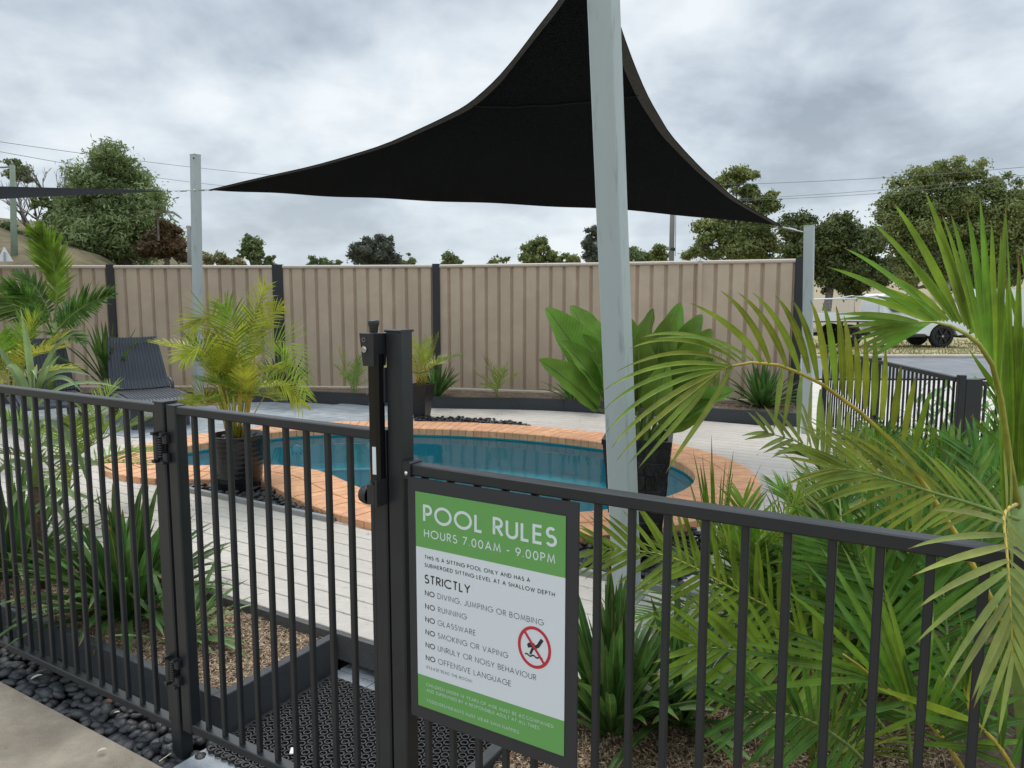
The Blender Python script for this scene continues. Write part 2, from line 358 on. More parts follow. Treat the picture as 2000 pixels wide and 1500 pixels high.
# concrete path in front of the fence
b = MB(); b.bbox(fp(-9, -4.5, -.12), EA * 13, EN * 4.43, EZ * .12, .006); tag(mk('path', b, CONC), kind='structure')
b = MB(); b.quad(fp(-9, -.068, -.055), fp(4, -.068, -.055), fp(4, 1.8, -.055), fp(-9, 1.8, -.055)); tag(mk('soil', b, EARTH), kind='structure')
# light grey pavers under the gate and mat
pv = structure('entry_paving', fp(.5, .3, 0))
for i in range(5):
    for j in range(5):
        a0 = .062 + i * .2; n0 = -.06 + j * .195
        if a0 > .95: continue
        b = MB(); b.bbox(fp(a0 + .002, n0 + .002, -.05), EA * .196, EN * .191, EZ * .05, .004); mk('paver', b, PAVEL, pv)

# ---------------------------------------------------------------- pool outline
inner_px = [(302, 905), (318, 888), (360, 877), (400, 870), (460, 860), (517, 851), (560, 846), (603, 843), (700, 841), (800, 841), (900, 844), (1000, 850), (1085, 858), (1169, 868), (1250, 882), (1320, 903), (1356, 925), (1362, 943), (1345, 960), (1310, 975), (1220, 997), (1130, 1009), (1000, 1013), (850, 999), (760, 978), (715, 963), (693, 954), (667, 941), (637, 927), (597, 917), (565, 914), (517, 912), (460, 914), (400, 915), (360, 914), (320, 912)]
def smooth_loop(P, N, it=2):
    # closed resample by arc length, then light smoothing
    def resample(P, N):
        L = [0]
        for i in range(len(P)): L.append(L[-1] + (P[(i + 1) % len(P)] - P[i]).length)
        out = []; k = 0
        for j in range(N):
            t = L[-1] * j / N
            while L[k + 1] < t: k += 1
            u = (t - L[k]) / max(1e-9, L[k + 1] - L[k]); out.append(P[k].lerp(P[(k + 1) % len(P)], u))
        return out
    P = resample(P, N)
    for _ in range(it):
        P = [(P[i - 1] + P[i] * 2 + P[(i + 1) % N]) / 4 for i in range(N)]
    return resample(P, N)
NB = 142
INN = smooth_loop([on(x, y, .175).to_2d().to_3d() for x, y in inner_px], NB, 6)
def normals(P):
    N = len(P); r = []
    for i in range(N):
        t = (P[(i + 2) % N] - P[i - 2]); n = V3(t.y, -t.x, 0).normalized(); r.append(n)
    return r
area = sum(INN[i].x * INN[(i + 1) % NB].y - INN[(i + 1) % NB].x * INN[i].y for i in range(NB))
NR = normals(INN)
if area < 0: NR = [-n for n in NR]
CW = .49
MID = [INN[i] + NR[i] * CW * .5 for i in range(NB)]; OUT = [INN[i] + NR[i] * CW for i in range(NB)]
def relax(P, k):
    for _ in range(k): P = [(P[i - 1] + P[i] * 2 + P[(i + 1) % len(P)]) / 4 for i in range(len(P))]
    return P
OUT = relax(OUT, 6); MID = relax(MID, 3)
# the ground sheet, with the pool let into it
b = MB(); b.v = [MID[i] + EZ * -.16 for i in range(NB)]
cen0 = sum(MID, V3(0, 0, 0)) / NB
def hitbox(d):
    t = min((900 / abs(d.x)) if abs(d.x) > 1e-6 else 1e9, (1500 / d.y) if d.y > 1e-6 else ((60 + cen0.y) / -d.y if d.y < -1e-6 else 1e9)); return cen0 + d * t
order = sorted(range(NB), key=lambda i: math.atan2(MID[i].y - cen0.y, MID[i].x - cen0.x))
b.v += [V3(*hitbox((MID[i] - cen0).normalized()).to_2d(), -.16) for i in range(NB)]
b.f = [(i, (i + 1) % NB, NB + (i + 1) % NB, NB + i) for i in range(NB)]; b.m = [0] * NB
for cx_, cy_ in ((-900, -60), (900, -60), (900, 1500), (-900, 1500)):
    k = min(range(NB), key=lambda i: abs(math.remainder(math.atan2(MID[i].y - cen0.y, MID[i].x - cen0.x) - math.atan2(cy_ - cen0.y, cx_ - cen0.x), 2 * pi)))
    b.v[NB + k] = V3(cx_, cy_, -.16)
tag(mk('ground', b, GRASS, origin=V3(0, 0, 0)), kind='structure')
# ---------------------------------------------------------------- deck boards (in fence coordinates)
def xs_at(poly, n):
    r = []
    for i in range(len(poly)):
        (a0, n0), (a1, n1) = poly[i], poly[(i + 1) % len(poly)]
        if (n0 <= n) != (n1 <= n): r.append(a0 + (a1 - a0) * (n - n0) / (n1 - n0))
    return sorted(r)
def ivs(poly, n): r = xs_at(poly, n); return [(r[i], r[i + 1]) for i in range(0, len(r) - 1, 2)]
def sub(A, B):
    for (c, d) in B:
        o = []
        for (a, b_) in A:
            if d <= a or c >= b_: o.append((a, b_)); continue
            if c > a: o.append((a, c))
            if d < b_: o.append((d, b_))
        A = o
    return A
def poly_an(L): return [an(p) for p in L]
hole_pool = poly_an([MID[i].lerp(OUT[i], .6) for i in range(NB)])
bedL = [(-2.72, 1.9), (-1.12, 1.9), (-1.2, 2.75), (-2.72, 2.75)]
bedR = [(.05, 1.9), (1.13, 1.9), (1.10, 2.6), (.9, 2.9), (.05, 2.9)]
far_px = [(812, 818), (835, 815), (900, 816), (960, 819), (1015, 826), (1040, 836), (1000, 845), (812, 840)]
bedF = [an(on(x, y, .15)) for x, y in far_px]
edge_px = [(-260, 787), (-100, 788), (60, 789), (200, 789), (330, 788), (450, 786), (571, 784), (736, 791), (832, 797), (1014, 800), (1100, 803), (1182, 808), (1300, 815), (1390, 823), (1559, 834)]
EDG = [on(x, y, .15) for x, y in edge_px]
def rf(Y): return V3(2.53 + .1275 * Y, Y, 0)       # the right-hand pool fence line
deck_poly = [(-9, .76), (1.02, .76), (1.17, .83), (1.31, .96), (1.50, 1.10), (1.62, 1.5), (1.72, 2.5), (1.95, 3.6)] + [an(rf(y)) for y in (4.6, 6.0, 8.1)] + [an(p) for p in EDG[::-1]] + [(-12, 5)]
pave_poly = [(-14, 3.0), (-3.0, 3.0), (-3.0, 5.0), an(on(812, 822, .15)), an(on(838, 790, .15))] + [an(p) for p in EDG[:9][::-1]] + [(-14, 6)]
deck = structure('deck', fp(0, 2, .15))
PITCHB = .1405; GAP = .008; n = .762; rowi = 0
while n < 7.6:
    lo, hi = n, n + PITCHB - GAP
    def cl(q):
        I = ivs(deck_poly, q)
        for h in (hole_pool, bedL, bedR, bedF, pave_poly): I = sub(I, ivs(h, q))
        return [i for i in I if i[1] - i[0] > .02]
    A, B_ = cl(lo), cl(hi)
    if len(A) != len(B_): A = B_ = cl((lo + hi) / 2)
    for (a0, a1), (b0, b1) in zip(A, B_):
        if abs(a0 - b0) > .7 or abs(a1 - b1) > .7:
            m_ = cl((lo + hi) / 2)
            m_ = [q for q in m_ if q[0] < max(a1, b1) and q[1] > min(a0, b0)]
            if not m_: continue
            a0 = b0 = m_[0][0]; a1 = b1 = m_[0][1]
        cuts = []; off = (rowi * 1.73) % 3.6; c_ = -12 + off
        while c_ < max(a1, b1):
            if c_ > max(a0, b0) + .4 and c_ < min(a1, b1) - .4: cuts.append(c_)
            c_ += 3.6
        seg0 = [(a0, b0)] + [(c + .002, c + .002) for c in cuts]; seg1 = [(c - .002, c - .002) for c in cuts] + [(a1, b1)]
        for (s0, t0), (s1, t1) in zip(seg0, seg1):
            if max(s1, t1) < -9: continue
            z0, z1 = .127, .15 + .0006 * R_.random(); bv = .003
            b = MB()
            b.hexa([fp(s0, lo, z0), fp(s1, lo, z0), fp(t1, hi, z0), fp(t0, hi, z0), fp(s0, lo, z1 - bv), fp(s1, lo, z1 - bv), fp(t1, hi, z1 - bv), fp(t0, hi, z1 - bv)])
            b.f.pop(1); b.m.pop()
            i = len(b.v); b.v += [fp(s0, lo + bv, z1), fp(s1, lo + bv, z1), fp(t1, hi - bv, z1), fp(t0, hi - bv, z1)]
            for q in ((i, i + 1, i + 2, i + 3), (4, 5, i + 1, i), (5, 6, i + 2, i + 1), (6, 7, i + 3, i + 2), (7, 4, i, i + 3)): b.f.append(q); b.m.append(0)
            mk('deck_board', b, DECKM, deck)
    n += PITCHB; rowi += 1
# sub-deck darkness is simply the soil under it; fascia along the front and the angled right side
fa = [(-9, .735), (1.0, .735), (1.17, .805), (1.32, .93), (1.52, 1.075), (1.645, 1.49), (1.745, 2.5), (1.975, 3.6)]
for i in range(len(fa) - 1):
    p, q = fp(*fa[i], 0), fp(*fa[i + 1], 0); t = (q - p).normalized(); nn = V3(-t.y, t.x, 0) * .022
    z0 = .035
    b = MB(); b.box(p + EZ * z0, q - p, nn, EZ * (.146 - z0)); mk('fascia_board', b, FASC, deck)
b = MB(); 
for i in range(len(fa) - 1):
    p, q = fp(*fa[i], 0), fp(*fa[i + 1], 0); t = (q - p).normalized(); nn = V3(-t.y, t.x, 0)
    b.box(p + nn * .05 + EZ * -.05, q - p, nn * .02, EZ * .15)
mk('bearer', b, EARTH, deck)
# grey strips edging the pebble beds
for nm, a0, a1, n0 in (('x', -2.66, -1.12, 1.865), ('y', .05, 1.26, 1.865)):
    b = MB(); b.bbox(fp(a0, n0, .12), EA * (a1 - a0), EN * .032, EZ * .065, .003); mk('edging_strip', b, STRIP, deck)
b = MB(); b.bbox(fp(1.105, 1.9, .12), EA * .07, EN * .5, EZ * .038, .003); mk('edging_strip', b, DECKM, deck)
b = MB(); b.bbox(fp(-8, 2.94, .13), EA * 3.05, EN * .05, EZ * .03, .003); mk('edging_strip', b, PAVEL, deck)
b = MB()
def strips(b, poly, z, st=.06):
    n_ = min(p[1] for p in poly)
    while n_ < max(p[1] for p in poly):
        A = sub(ivs(poly, n_ + st / 2), ivs(hole_pool, n_ + st / 2))
        for a0, a1 in A: b.quad(fp(a0, n_, z), fp(a1, n_, z), fp(a1, n_ + st, z), fp(a0, n_ + st, z))
        n_ += st
for poly in (bedL, bedR, bedF): strips(b, poly, .128)
mk('bed_base', b, EARTH, deck)
# blue-grey pavers beyond the pool
pg = structure('patio_paving', fp(-4, 4, .1)); npv = 0
bj = MB(); strips(bj, pave_poly, .136); mk('joint_sand', bj, mat('joint_sand', (.20, .20, .19), .95), pg)
rest = MB(); n = 3.0; row = 0
while n < 8.2:
    a = -9.0 + (row % 2) * .2
    while a < -2.6:
        qn = n + .1
        inside = any(i0 <= a + .2 <= i1 for i0, i1 in sub(sub(ivs(pave_poly, qn), ivs(hole_pool, qn)), ivs(bedF, qn)))
        if inside and fp(a, n, 0).y < 10.3:
            p = fp(a + .2, n + .1, .14); px_ = 1000 + FPX * p.x / p.y
            b = rest if (px_ < -30 or npv > 290) else MB()
            z1 = .147 + R_.uniform(-.001, .0015)
            b.bbox(fp(a + .002, n + .002, .10), EA * .396, EN * .196, EZ * (z1 - .10), .003)
            if b is not rest: mk('paver', b, PAVE, pg); npv += 1
        a += .4
    n += .2; row += 1
if rest.v: tag(mk('paver_rest', rest, PAVE, pg), kind='stuff')
# ---------------------------------------------------------------- pool
pool = structure('swimming_pool', V3(-.9, 6.2, 0))
cop = structure('pool_coping', V3(-.9, 6.2, .15))
gr = MB()
for i in range(NB):
    j = (i + 1) % NB
    gr.quad(INN[i] + EZ * .196, INN[j] + EZ * .196, OUT[j] + EZ * .196, OUT[i] + EZ * .196)
mk('mortar', gr, GROUT, cop)
def wedge(P, Q, i, z0, z1, g, bull):
    j = (i + 1) % NB; u0, u1 = g, 1 - g
    a, b_ = P[i].lerp(P[j], u0), P[i].lerp(P[j], u1); c, d = Q[i].lerp(Q[j], u1), Q[i].lerp(Q[j], u0)
    cen = (a + b_ + c + d) / 4
    m = MB()
    ring = []
    prof = [(0.0, z0), (0.0, z1 - .014), (.010, z1 - .004), (.024, z1)]
    for f_, z in prof:
        def mv(p, q, t): return p + (q - p).normalized() * t
        A = mv(a, d, f_ if bull != 2 else .004 * (f_ > .005)); D = mv(d, a, f_ if bull == 2 else .004 * (f_ > .005))
        Bp = mv(b_, c, f_ if bull != 2 else .004 * (f_ > .005)); C_ = mv(c, b_, f_ if bull == 2 else .004 * (f_ > .005))
        if f_ > .02: A, Bp, C_, D = [q + (cen - q).normalized() * .002 for q in (A, Bp, C_, D)]
        ring += [A + EZ * z, Bp + EZ * z, C_ + EZ * z, D + EZ * z]
    m.v = ring
    for k in range(3):
        for e_ in range(4): m.f.append((k * 4 + e_, k * 4 + (e_ + 1) % 4, k * 4 + 4 + (e_ + 1) % 4, k * 4 + 4 + e_)); m.m.append(0)
    m.f.append((12, 13, 14, 15)); m.m.append(0)
    return m
for i in range(NB):
    dz_ = R_.uniform(-.0015, .0015)
    mk('brick', wedge(INN, MID, i, .135, .205 + dz_, .03, 1), BRICK, cop)
    dz_ = R_.uniform(-.0015, .0015)
    mk('brick', wedge([MID[k] + NR[k] * .006 for k in range(NB)], OUT, i, .10, .204 + dz_, .03, 2), BRICK, cop)
# shell: wall, ledge, lower wall, floor
def off(d): 
    P = [INN[i] - NR[i] * d for i in range(NB)]
    return relax(P, 10)
def ringface(b, A, za, B_, zb, m=0):
    for i in range(NB):
        j = (i + 1) % NB; b.quad(A[i] + EZ * za, A[j] + EZ * za, B_[j] + EZ * zb, B_[i] + EZ * zb, m)
b = MB(); I0 = [INN[i] + NR[i] * .03 for i in range(NB)]; I1 = off(.02); I2 = off(.30); I3 = off(.38)
ringface(b, I0, .14, I0, .04); ringface(b, I0, .04, I1, -.16); ringface(b, I1, -.16, I2, -.19); ringface(b, I2, -.19, I3, -.62)
cen = sum(I3, V3(0, 0, 0)) / NB
for i in range(NB): j = (i + 1) % NB; b.add([I3[i] + EZ * -.62, I3[j] + EZ * -.62, cen + EZ * -.66], [(0, 1, 2)])
mk('shell', b, SHELL, pool, smooth=True)
b = MB(); b.tube([I2[i % NB] + EZ * -.178 for i in range(NB + 1)], .014, 8, False); mk('seat_edge', b, LIP, pool, smooth=True)
for (x, y) in ((575, 873), (733, 874)):
    p = on(x, y, -.02); k = min(range(NB), key=lambda i: (I0[i] - p.to_2d().to_3d()).length); c = I0[k] - NR[k] * .012 + EZ * .0
    b = MB(); b.lathe(c, [(.0, .018), (.03, .016), (.045, .008), (.05, 0)], 16, Z=-NR[k]); mk('pool_jet', b, WHITE, pool, smooth=True)
wm = bpy.data.materials.new('pool_water'); wm.use_nodes = True; t = wm.node_tree; t.nodes.clear()
o_ = t.nodes.new('ShaderNodeOutputMaterial'); tr = t.nodes.new('ShaderNodeBsdfTransparent'); tr.inputs[0].default_value = (.55, .86, .92, 1)
gl = t.nodes.new('ShaderNodeBsdfGlossy'); gl.inputs['Roughness'].default_value = .03; fr = t.nodes.new('ShaderNodeFresnel'); fr.inputs[0].default_value = 1.33
ms = t.nodes.new('ShaderNodeMixShader'); bp = t.nodes.new('ShaderNodeBump'); bp.inputs['Strength'].default_value = .12; bp.inputs['Distance'].default_value = .03
ns = t.nodes.new('ShaderNodeTexNoise'); ns.inputs['Scale'].default_value = 3.2; ns.inputs['Detail'].default_value = 2; g_ = t.nodes.new('ShaderNodeNewGeometry'); t.links.new(g_.outputs['Position'], ns.inputs['Vector'])
t.links.new(ns.outputs['Fac'], bp.inputs['Height']); t.links.new(bp.outputs[0], gl.inputs['Normal']); t.links.new(bp.outputs[0], fr.inputs['Normal'])
t.links.new(fr.outputs[0], ms.inputs[0]); t.links.new(tr.outputs[0], ms.inputs[1]); t.links.new(gl.outputs[0], ms.inputs[2]); t.links.new(ms.outputs[0], o_.inputs[0])
b = MB(); b.v = [p + EZ * .118 for p in I0] + [cen + EZ * .118]; b.f = [((i + 1) % NB, i, NB) if area < 0 else (i, (i + 1) % NB, NB) for i in range(NB)]; b.m = [0] * NB
tag(mk('pool_water', b, wm), kind='structure')
# ================================================================== SMALL STONES
def stone_mesh(k, sub_=2):
    bm = bmesh.new(); bmesh.ops.create_icosphere(bm, subdivisions=sub_, radius=1); r = random.Random(k)
    sx, sy, sz = r.uniform(.8, 1.15), r.uniform(.6, .85), r.uniform(.36, .55)
    for v in bm.verts:
        q = v.co * (1 + .13 * noise.noise(v.co * 1.3 + V3(k * 3.1, 0, 0))); v.co = V3(q.x * sx, q.y * sy, q.z * sz)
    me = bpy.data.meshes.new('pebble'); bm.to_mesh(me); bm.free(); me.materials.append(PEB)
    me.polygons.foreach_set('use_smooth', [True] * len(me.polygons)); return me
STN = [stone_mesh(k) for k in range(9)]
STV = [([v.co.copy() for v in m.vertices], [tuple(p.vertices) for p in m.polygons]) for m in [stone_mesh(k, 1) for k in range(40, 45)]]
def pebbles(parent, spots, zf, rr, kmax):
    """spots: list of (a, n); nearest kmax become objects, the rest one joined part"""
    rest = MB(); spots = sorted(spots, key=lambda s: (fp(s[0], s[1], 0) - V3(0, 0, 0)).length)
    for k, (a, n_) in enumerate(spots):
        r = R_.uniform(*rr); p = fp(a, n_, zf + R_.uniform(0, .022)); rot = (R_.uniform(-.35, .35), R_.uniform(-.35, .35), R_.uniform(0, 6.28))
        if k < kmax: inst('pebble', R_.choice(STN), p, parent, rot, (r, r, r))
        else:
            from mathutils import Euler
            M = Euler(rot).to_matrix(); vs, fs = R_.choice(STV); rest.add([p + (M @ v) * r for v in vs], fs)
    if rest.v: tag(mk('pebble_rest', rest, PEB, parent, smooth=True), kind='stuff')
def scatter(amin, amax, nmin, nmax, d, test=lambda a, n: True, tries=6000):
    pts = []; cell = {}
    for _ in range(tries):
        a, n_ = R_.uniform(amin, amax), R_.uniform(nmin, nmax)
        if not test(a, n_): continue
        k = (int(a / d), int(n_ / d)); ok = True
        for i in (-1, 0, 1):
            for j in (-1, 0, 1):
                for q in cell.get((k[0] + i, k[1] + j), ()):
                    if (q[0] - a) ** 2 + (q[1] - n_) ** 2 < d * d: ok = False
        if ok: cell.setdefault(k, []).append((a, n_)); pts.append((a, n_))
    return pts
pb = structure('pebble_strip', fp(-1, .05, -.03))
sp = scatter(-2.6, .06, -.055, .14, .036, tries=9000) + scatter(.06, .12, -.07, .04, .04, tries=100) + scatter(-2.6, .06, -.05, .13, .055, tries=1500)
pebbles(pb, sp, -.028, (.024, .038), 285)
def inpoly(poly, a, n_): return any(i0 <= a <= i1 for i0, i1 in ivs(poly, n_))
outp = poly_an(OUT)
for nm, poly, d in (('L', bedL, .05), ('R', bedR, .05), ('F', bedF, .055)):
    aa = [p[0] for p in poly]; nn = [p[1] for p in poly]
    tst = lambda a, n_: inpoly(poly, a, n_) and not inpoly(outp, a, n_)
    s_ = scatter(min(aa), max(aa), min(nn), max(nn), d, tst, 5000); s_ += scatter(min(aa), max(aa), min(nn), max(nn), d * 1.6, tst, 1500)
    pr = structure('pebble_bed', fp(sum(aa) / len(aa), sum(nn) / len(nn), .13)); pebbles(pr, s_, .145, (.026, .038), 150 if nm != 'F' else 40)
# ================================================================== GARDEN BEDS
def chips(a0, a1, n0, n1, zf, cnt, name, label, test=lambda a, n: True, L=(.012, .045), fn=None):
    b = MB()
    for _ in range(cnt):
        a, n_ = R_.uniform(a0, a1), R_.uniform(n0, n1)
        if not test(a, n_): continue
        p = (fn(a, n_) if fn else fp(a, n_, 0)); p = p + EZ * (zf(a, n_) + R_.uniform(.0, .014))
        th = R_.uniform(0, 2 * pi); l = R_.uniform(*L); w_ = R_.uniform(.0016, .0048)
        d = V3(cos(th), sin(th), R_.uniform(-.35, .35)) * l / 2; s_ = V3(-sin(th), cos(th), R_.uniform(-.5, .5)) * w_ / 2; u = V3(0, 0, R_.uniform(.001, .006))
        b.add([p - d - s_, p - d + s_, p + d + s_ * .4, p + d - s_ * .4, p + u + s_, p + u - s_], [(0, 1, 4, 5), (5, 4, 2, 3)])
    return tag(mk(name, b, CHIP), label, 'mulch', kind='stuff')
def mound(a, n_): return .092 + .022 * noise.noise(V3(a * 3, n_ * 3, 1)) + .008 * noise.noise(V3(a * 14, n_ * 14, 1))
def sheet(name, a0, a1, n0, n1, na, nn_, zf, m, test=None):
    b = MB()
    for j in range(nn_ + 1):
        for i in range(na + 1):
            a = a0 + (a1 - a0) * i / na; n_ = n0 + (n1 - n0) * j / nn_; b.v.append(fp(a, n_, zf(a, n_)))
    for j in range(nn_):
        for i in range(na):
            if test and not test(a0 + (a1 - a0) * (i + .5) / na, n0 + (n1 - n0) * (j + .5) / nn_): continue
            q = j * (na + 1) + i; b.f.append((q, q + 1, q + na + 2, q + na + 1)); b.m.append(0)
    return tag(mk(name, b, m, smooth=True), kind='structure')
sheet('garden_bed', -6, .02, .17, .735, 120, 14, mound, MULB)
chips(-2.9, .01, .18, .73, mound, 30000, 'mulch', 'straw coloured bark mulch in the bed left of the gate')
hb = thing('garden_edging', fp(-1, .15, 0), 'dark sleeper edging round the mulch bed left of the gate', 'garden edging', 'garden edging boards')
b = MB(); b.bbox(fp(-6, .15, -.04), EA * 6.0, EN * .04, EZ * .178, .003); mk('board', b, EDGM, hb)
b = MB(); b.bbox(fp(.001, .15, -.04), EA * .042, EN * .583, EZ * .179, .003); mk('board', b, EDGM, hb)
tR = lambda a, n_: not inpoly(deck_poly, a, n_)
sheet('garden_bed', 1.06, 6, .17, 5.2, 90, 90, mound, MULB, lambda a, n_: not inpoly(deck_poly, a, n_) and fp(a, n_, 0).x < 2.6 + .1275 * fp(a, n_, 0).y)
chips(1.06, 2.3, .19, 1.6, mound, 26000, 'mulch', 'brown bark mulch under the palms right of the sign', tR)
hb2 = thing('garden_edging', fp(1.3, .2, 0), 'dark sleeper edging of the bed behind the rules sign', 'garden edging', 'garden edging boards')
b = MB(); b.bbox(fp(1.02, .15, -.04), EA * .042, EN * .583, EZ * .179, .003); mk('board', b, EDGM, hb2)
b = MB(); b.bbox(fp(1.064, .15, -.04), EA * 4, EN * .04, EZ * .178, .003); mk('board', b, EDGM, hb2)
# far bed in front of the tan fence
FEN = [at(-330, 514, 10.6), at(-105, 512, 10.7), at(215, 515, 10.75), at(542, 518, 10.75), at(852, 519, 10.55), at(1190, 516, 9.9), at(1563, 510, 9.05)]
FEN = [p.to_2d().to_3d() for p in FEN]
eb = thing('garden_edging', EDG[7], 'long charcoal board edging of the bed below the tan fence', 'garden edging', 'garden edging boards')
for i in range(len(EDG) - 1):
    p, q = EDG[i], EDG[i + 1]; t = (q - p); nn = V3(-t.y, t.x, 0).normalized()
    if nn.y < 0: nn = -nn
    b = MB(); zt = .172 + (.004 if i % 2 else 0)
    b.bbox(p - EZ * .02 + nn * (.0 if i % 2 else .004), t * .998, nn * .045, EZ * zt, .004); mk('board', b, EDGM, eb)
b = MB()
NF = 60
def along(P, u):
    L = [0]
    for i in range(len(P) - 1): L.append(L[-1] + (P[i + 1] - P[i]).length)
    t = u * L[-1]; k = 0
    while k < len(P) - 2 and L[k + 1] < t: k += 1
    return P[k].lerp(P[k + 1], (t - L[k]) / (L[k + 1] - L[k]))
EDF = [p.to_2d().to_3d() for p in EDG]
def bedpt(u, v): return along(EDF, u).lerp(along(FEN, u), v)
zfar = lambda u, v: .288 + .012 * noise.noise(bedpt(u, v) * 2)
for j in range(5):
    for i in range(NF + 1): u = i / NF; b.v.append(bedpt(u, j / 4) + EZ * zfar(u, j / 4))
for j in range(4):
    for i in range(NF): q = j * (NF + 1) + i; b.f.append((q, q + 1, q + NF + 2, q + NF + 1)); b.m.append(0)
tag(mk('garden_bed', b, MULF, smooth=True), kind='structure')
chips(0, 1, .02, .98, zfar, 12000, 'mulch', 'dry bark mulch along the foot of the tan fence', L=(.03, .08), fn=bedpt)
# ================================================================== TAN STEEL FENCE
cf = thing('metal_fence', FEN[3] + EZ * .28, 'tall tan corrugated steel fence with charcoal posts behind the pool', 'fence')
ZB, ZT = .29, 2.05
for i in range(len(FEN) - 1):
    p, q = FEN[i], FEN[i + 1]; d = (q - p).normalized(); nn = V3(-d.y, d.x, 0)
    if nn.y < 0: nn = -nn
    nspan = 2 if i == 5 else 1
    if i == 4: nspan = 1
    for s_ in range(nspan):
        a = p.lerp(q, s_ / nspan) + d * .03; e_ = p.lerp(q, (s_ + 1) / nspan) - d * .03; L = (e_ - a).length; b = MB()
        cnt = max(6, round(L / .19)); pt = L / cnt; prof = []
        for k in range(cnt):
            x0 = k * pt
            prof += [(x0, .0), (x0 + pt - .052, .0), (x0 + pt - .040, .024), (x0 + pt - .032, .024), (x0 + pt - .026, .012), (x0 + pt - .020, .024), (x0 + pt - .012, .024)]
        prof.append((L, 0))
        for x, yy in prof: b.v += [a + d * x + nn * yy + EZ * (ZB + .03), a + d * x + nn * yy + EZ * (ZT - .02)]
        for k in range(len(prof) - 1): b.f.append((2 * k, 2 * k + 2, 2 * k + 3, 2 * k + 1)); b.m.append(0)
        mk('sheet_panel', b, TAN, cf)
        b = MB(); b.bbox(a - nn * .024 + EZ * (ZT - .042), e_ - a, nn * .06, EZ * .046, .012); mk('top_rail', b, TANL, cf)
        b = MB(); b.bbox(a - nn * .02 + EZ * (ZB - .03), e_ - a, nn * .05, EZ * .06, .01); mk('bottom_rail', b, TANL, cf)
for i, p in enumerate(FEN):
    d = (FEN[min(i + 1, 6)] - FEN[max(i - 1, 0)]).normalized(); nn = V3(-d.y, d.x, 0)
    wd = .075 if i == 3 else .052
    b = MB(); b.bbox(p - d * wd - nn * .036 + EZ * (ZB - .1), d * 2 * wd, nn * .075, EZ * (ZT - ZB + .115), .008); mk('fence_post', b, FPOST, cf)
for i in range(2, 6):
    p, q = FEN[i], FEN[i + 1]; d = (q - p).normalized(); nn = V3(-d.y, d.x, 0); nn = nn if nn.y > 0 else -nn
    for k in range(7):
        c = p.lerp(q, .06 + k * .147); b = MB(); b.lathe(c - nn * .0245 + EZ * (ZT - .02), [(0, .004), (.006, .003), (.007, 0)], 8, Z=-nn); mk('rivet', b, STEEL, cf)
p = FEN[5].lerp(FEN[6], .5); b = MB()
d = (FEN[6] - FEN[5]).normalized(); nn = V3(-d.y, d.x, 0); b.bbox(p - d * .028 - nn * .03 + EZ * (ZB - .1), d * .056, nn * .06, EZ * (ZT - ZB + .1), .008); mk('fence_post', b, TAN, cf)
# ================================================================== FRONT POOL FENCE AND GATE
PK = MB(); PK.bbox(P0 * 0 - EA * .008 - EN * .008, EA * .016, EN * .016, EZ * 1.1, .002)
def picket_me(L):
    b = MB(); b.bbox(-EA * .008 - EN * .008, EA * .016, EN * .016, EZ * L, .002)
    me = bpy.data.meshes.new('picket'); me.from_pydata([tuple(v) for v in b.v], [], b.f); me.materials.append(CHAR); return me
def rail(name, parent, a0, a1, z0, z1, n0=0.0, dn=.038, m=CHAR):
    b = MB(); b.bbox(fp(a0, n0, z0), EA * (a1 - a0), EN * dn, EZ * (z1 - z0), .003); return mk(name, b, m, parent)
fL = thing('pool_fence', fp(0, .02, 0), 'charcoal picket pool fence left of the gate beside the pebbles', 'fence', 'charcoal picket pool fences')
rail('top_rail', fL, -3.2, -.021, 1.183, 1.212); rail('bottom_rail', fL, -3.2, -.021, .078, .106)
pm = picket_me(1.077)
for k in range(-37, 0): inst('picket', pm, fp(-.043 - .0855 * (-k - 1), .019, .106), fL)
b = MB(); b.bbox(fp(-.02, -.004, -.08), EA * .05, EN * .05, EZ * 1.298, .004); po = mk('post', b, CHAR, fL)
b = MB(); b.bbox(fp(-.022, -.006, 1.218), EA * .054, EN * .054, EZ * .006, .002); mk('post_cap', b, CHAR, fL)
gt = thing('pool_gate', fp(.07, .02, .1), 'charcoal picket pool gate with black spring hinges', 'gate')
b = MB(); b.bbox(fp(.045, -.004, .10), EA * .048, EN * .042, EZ * 1.116, .004); mk('stile', b, CHAR, gt)
b = MB(); b.bbox(fp(.925, -.002, .10), EA * .045, EN * .042, EZ * 1.116, .004); mk('stile', b, CHAR, gt)
rail('top_rail', gt, .094, .924, 1.186, 1.213); rail('bottom_rail', gt, .094, .924, .101, .130)
pm2 = picket_me(1.056)
for k in range(10): inst('picket', pm2, fp(.158 + .0835 * k, .019, .130), gt)
for zc in (1.075, .31):
    b = MB()
    b.bbox(fp(-.006, -.024, zc - .040), EA * .022, EN * .020, EZ * .080, .004); hg = mk('hinge', b, CHAR2, gt)
    for zq in (-.044, .016): b = MB(); b.bbox(fp(.040, -.022, zc + zq), EA * .022, EN * .018, EZ * .028, .004); mk('hinge_leaf', b, CHAR2, hg)
    b = MB()
    for q in range(9): b.lathe(fp(.030, -.018, zc - .032 + q * .008), [(.004, 0), (.009, .002), (.009, .005), (.004, .007)], 10)
    mk('spring', b, CHAR2, hg, smooth=True)
    for aa, zz in ((.004, .046), (.050, .046), (.004, -.046), (.050, -.046)): b = MB(); b.cbox(fp(aa, -.020, zc + zz), .014, .022, .010, EA, EN); mk('bolt_tab', b, CHAR2, hg)
fR = thing('pool_fence', fp(1.0, .02, 0), 'charcoal picket pool fence with tall latch post right of the gate', 'fence', 'charcoal picket pool fences')
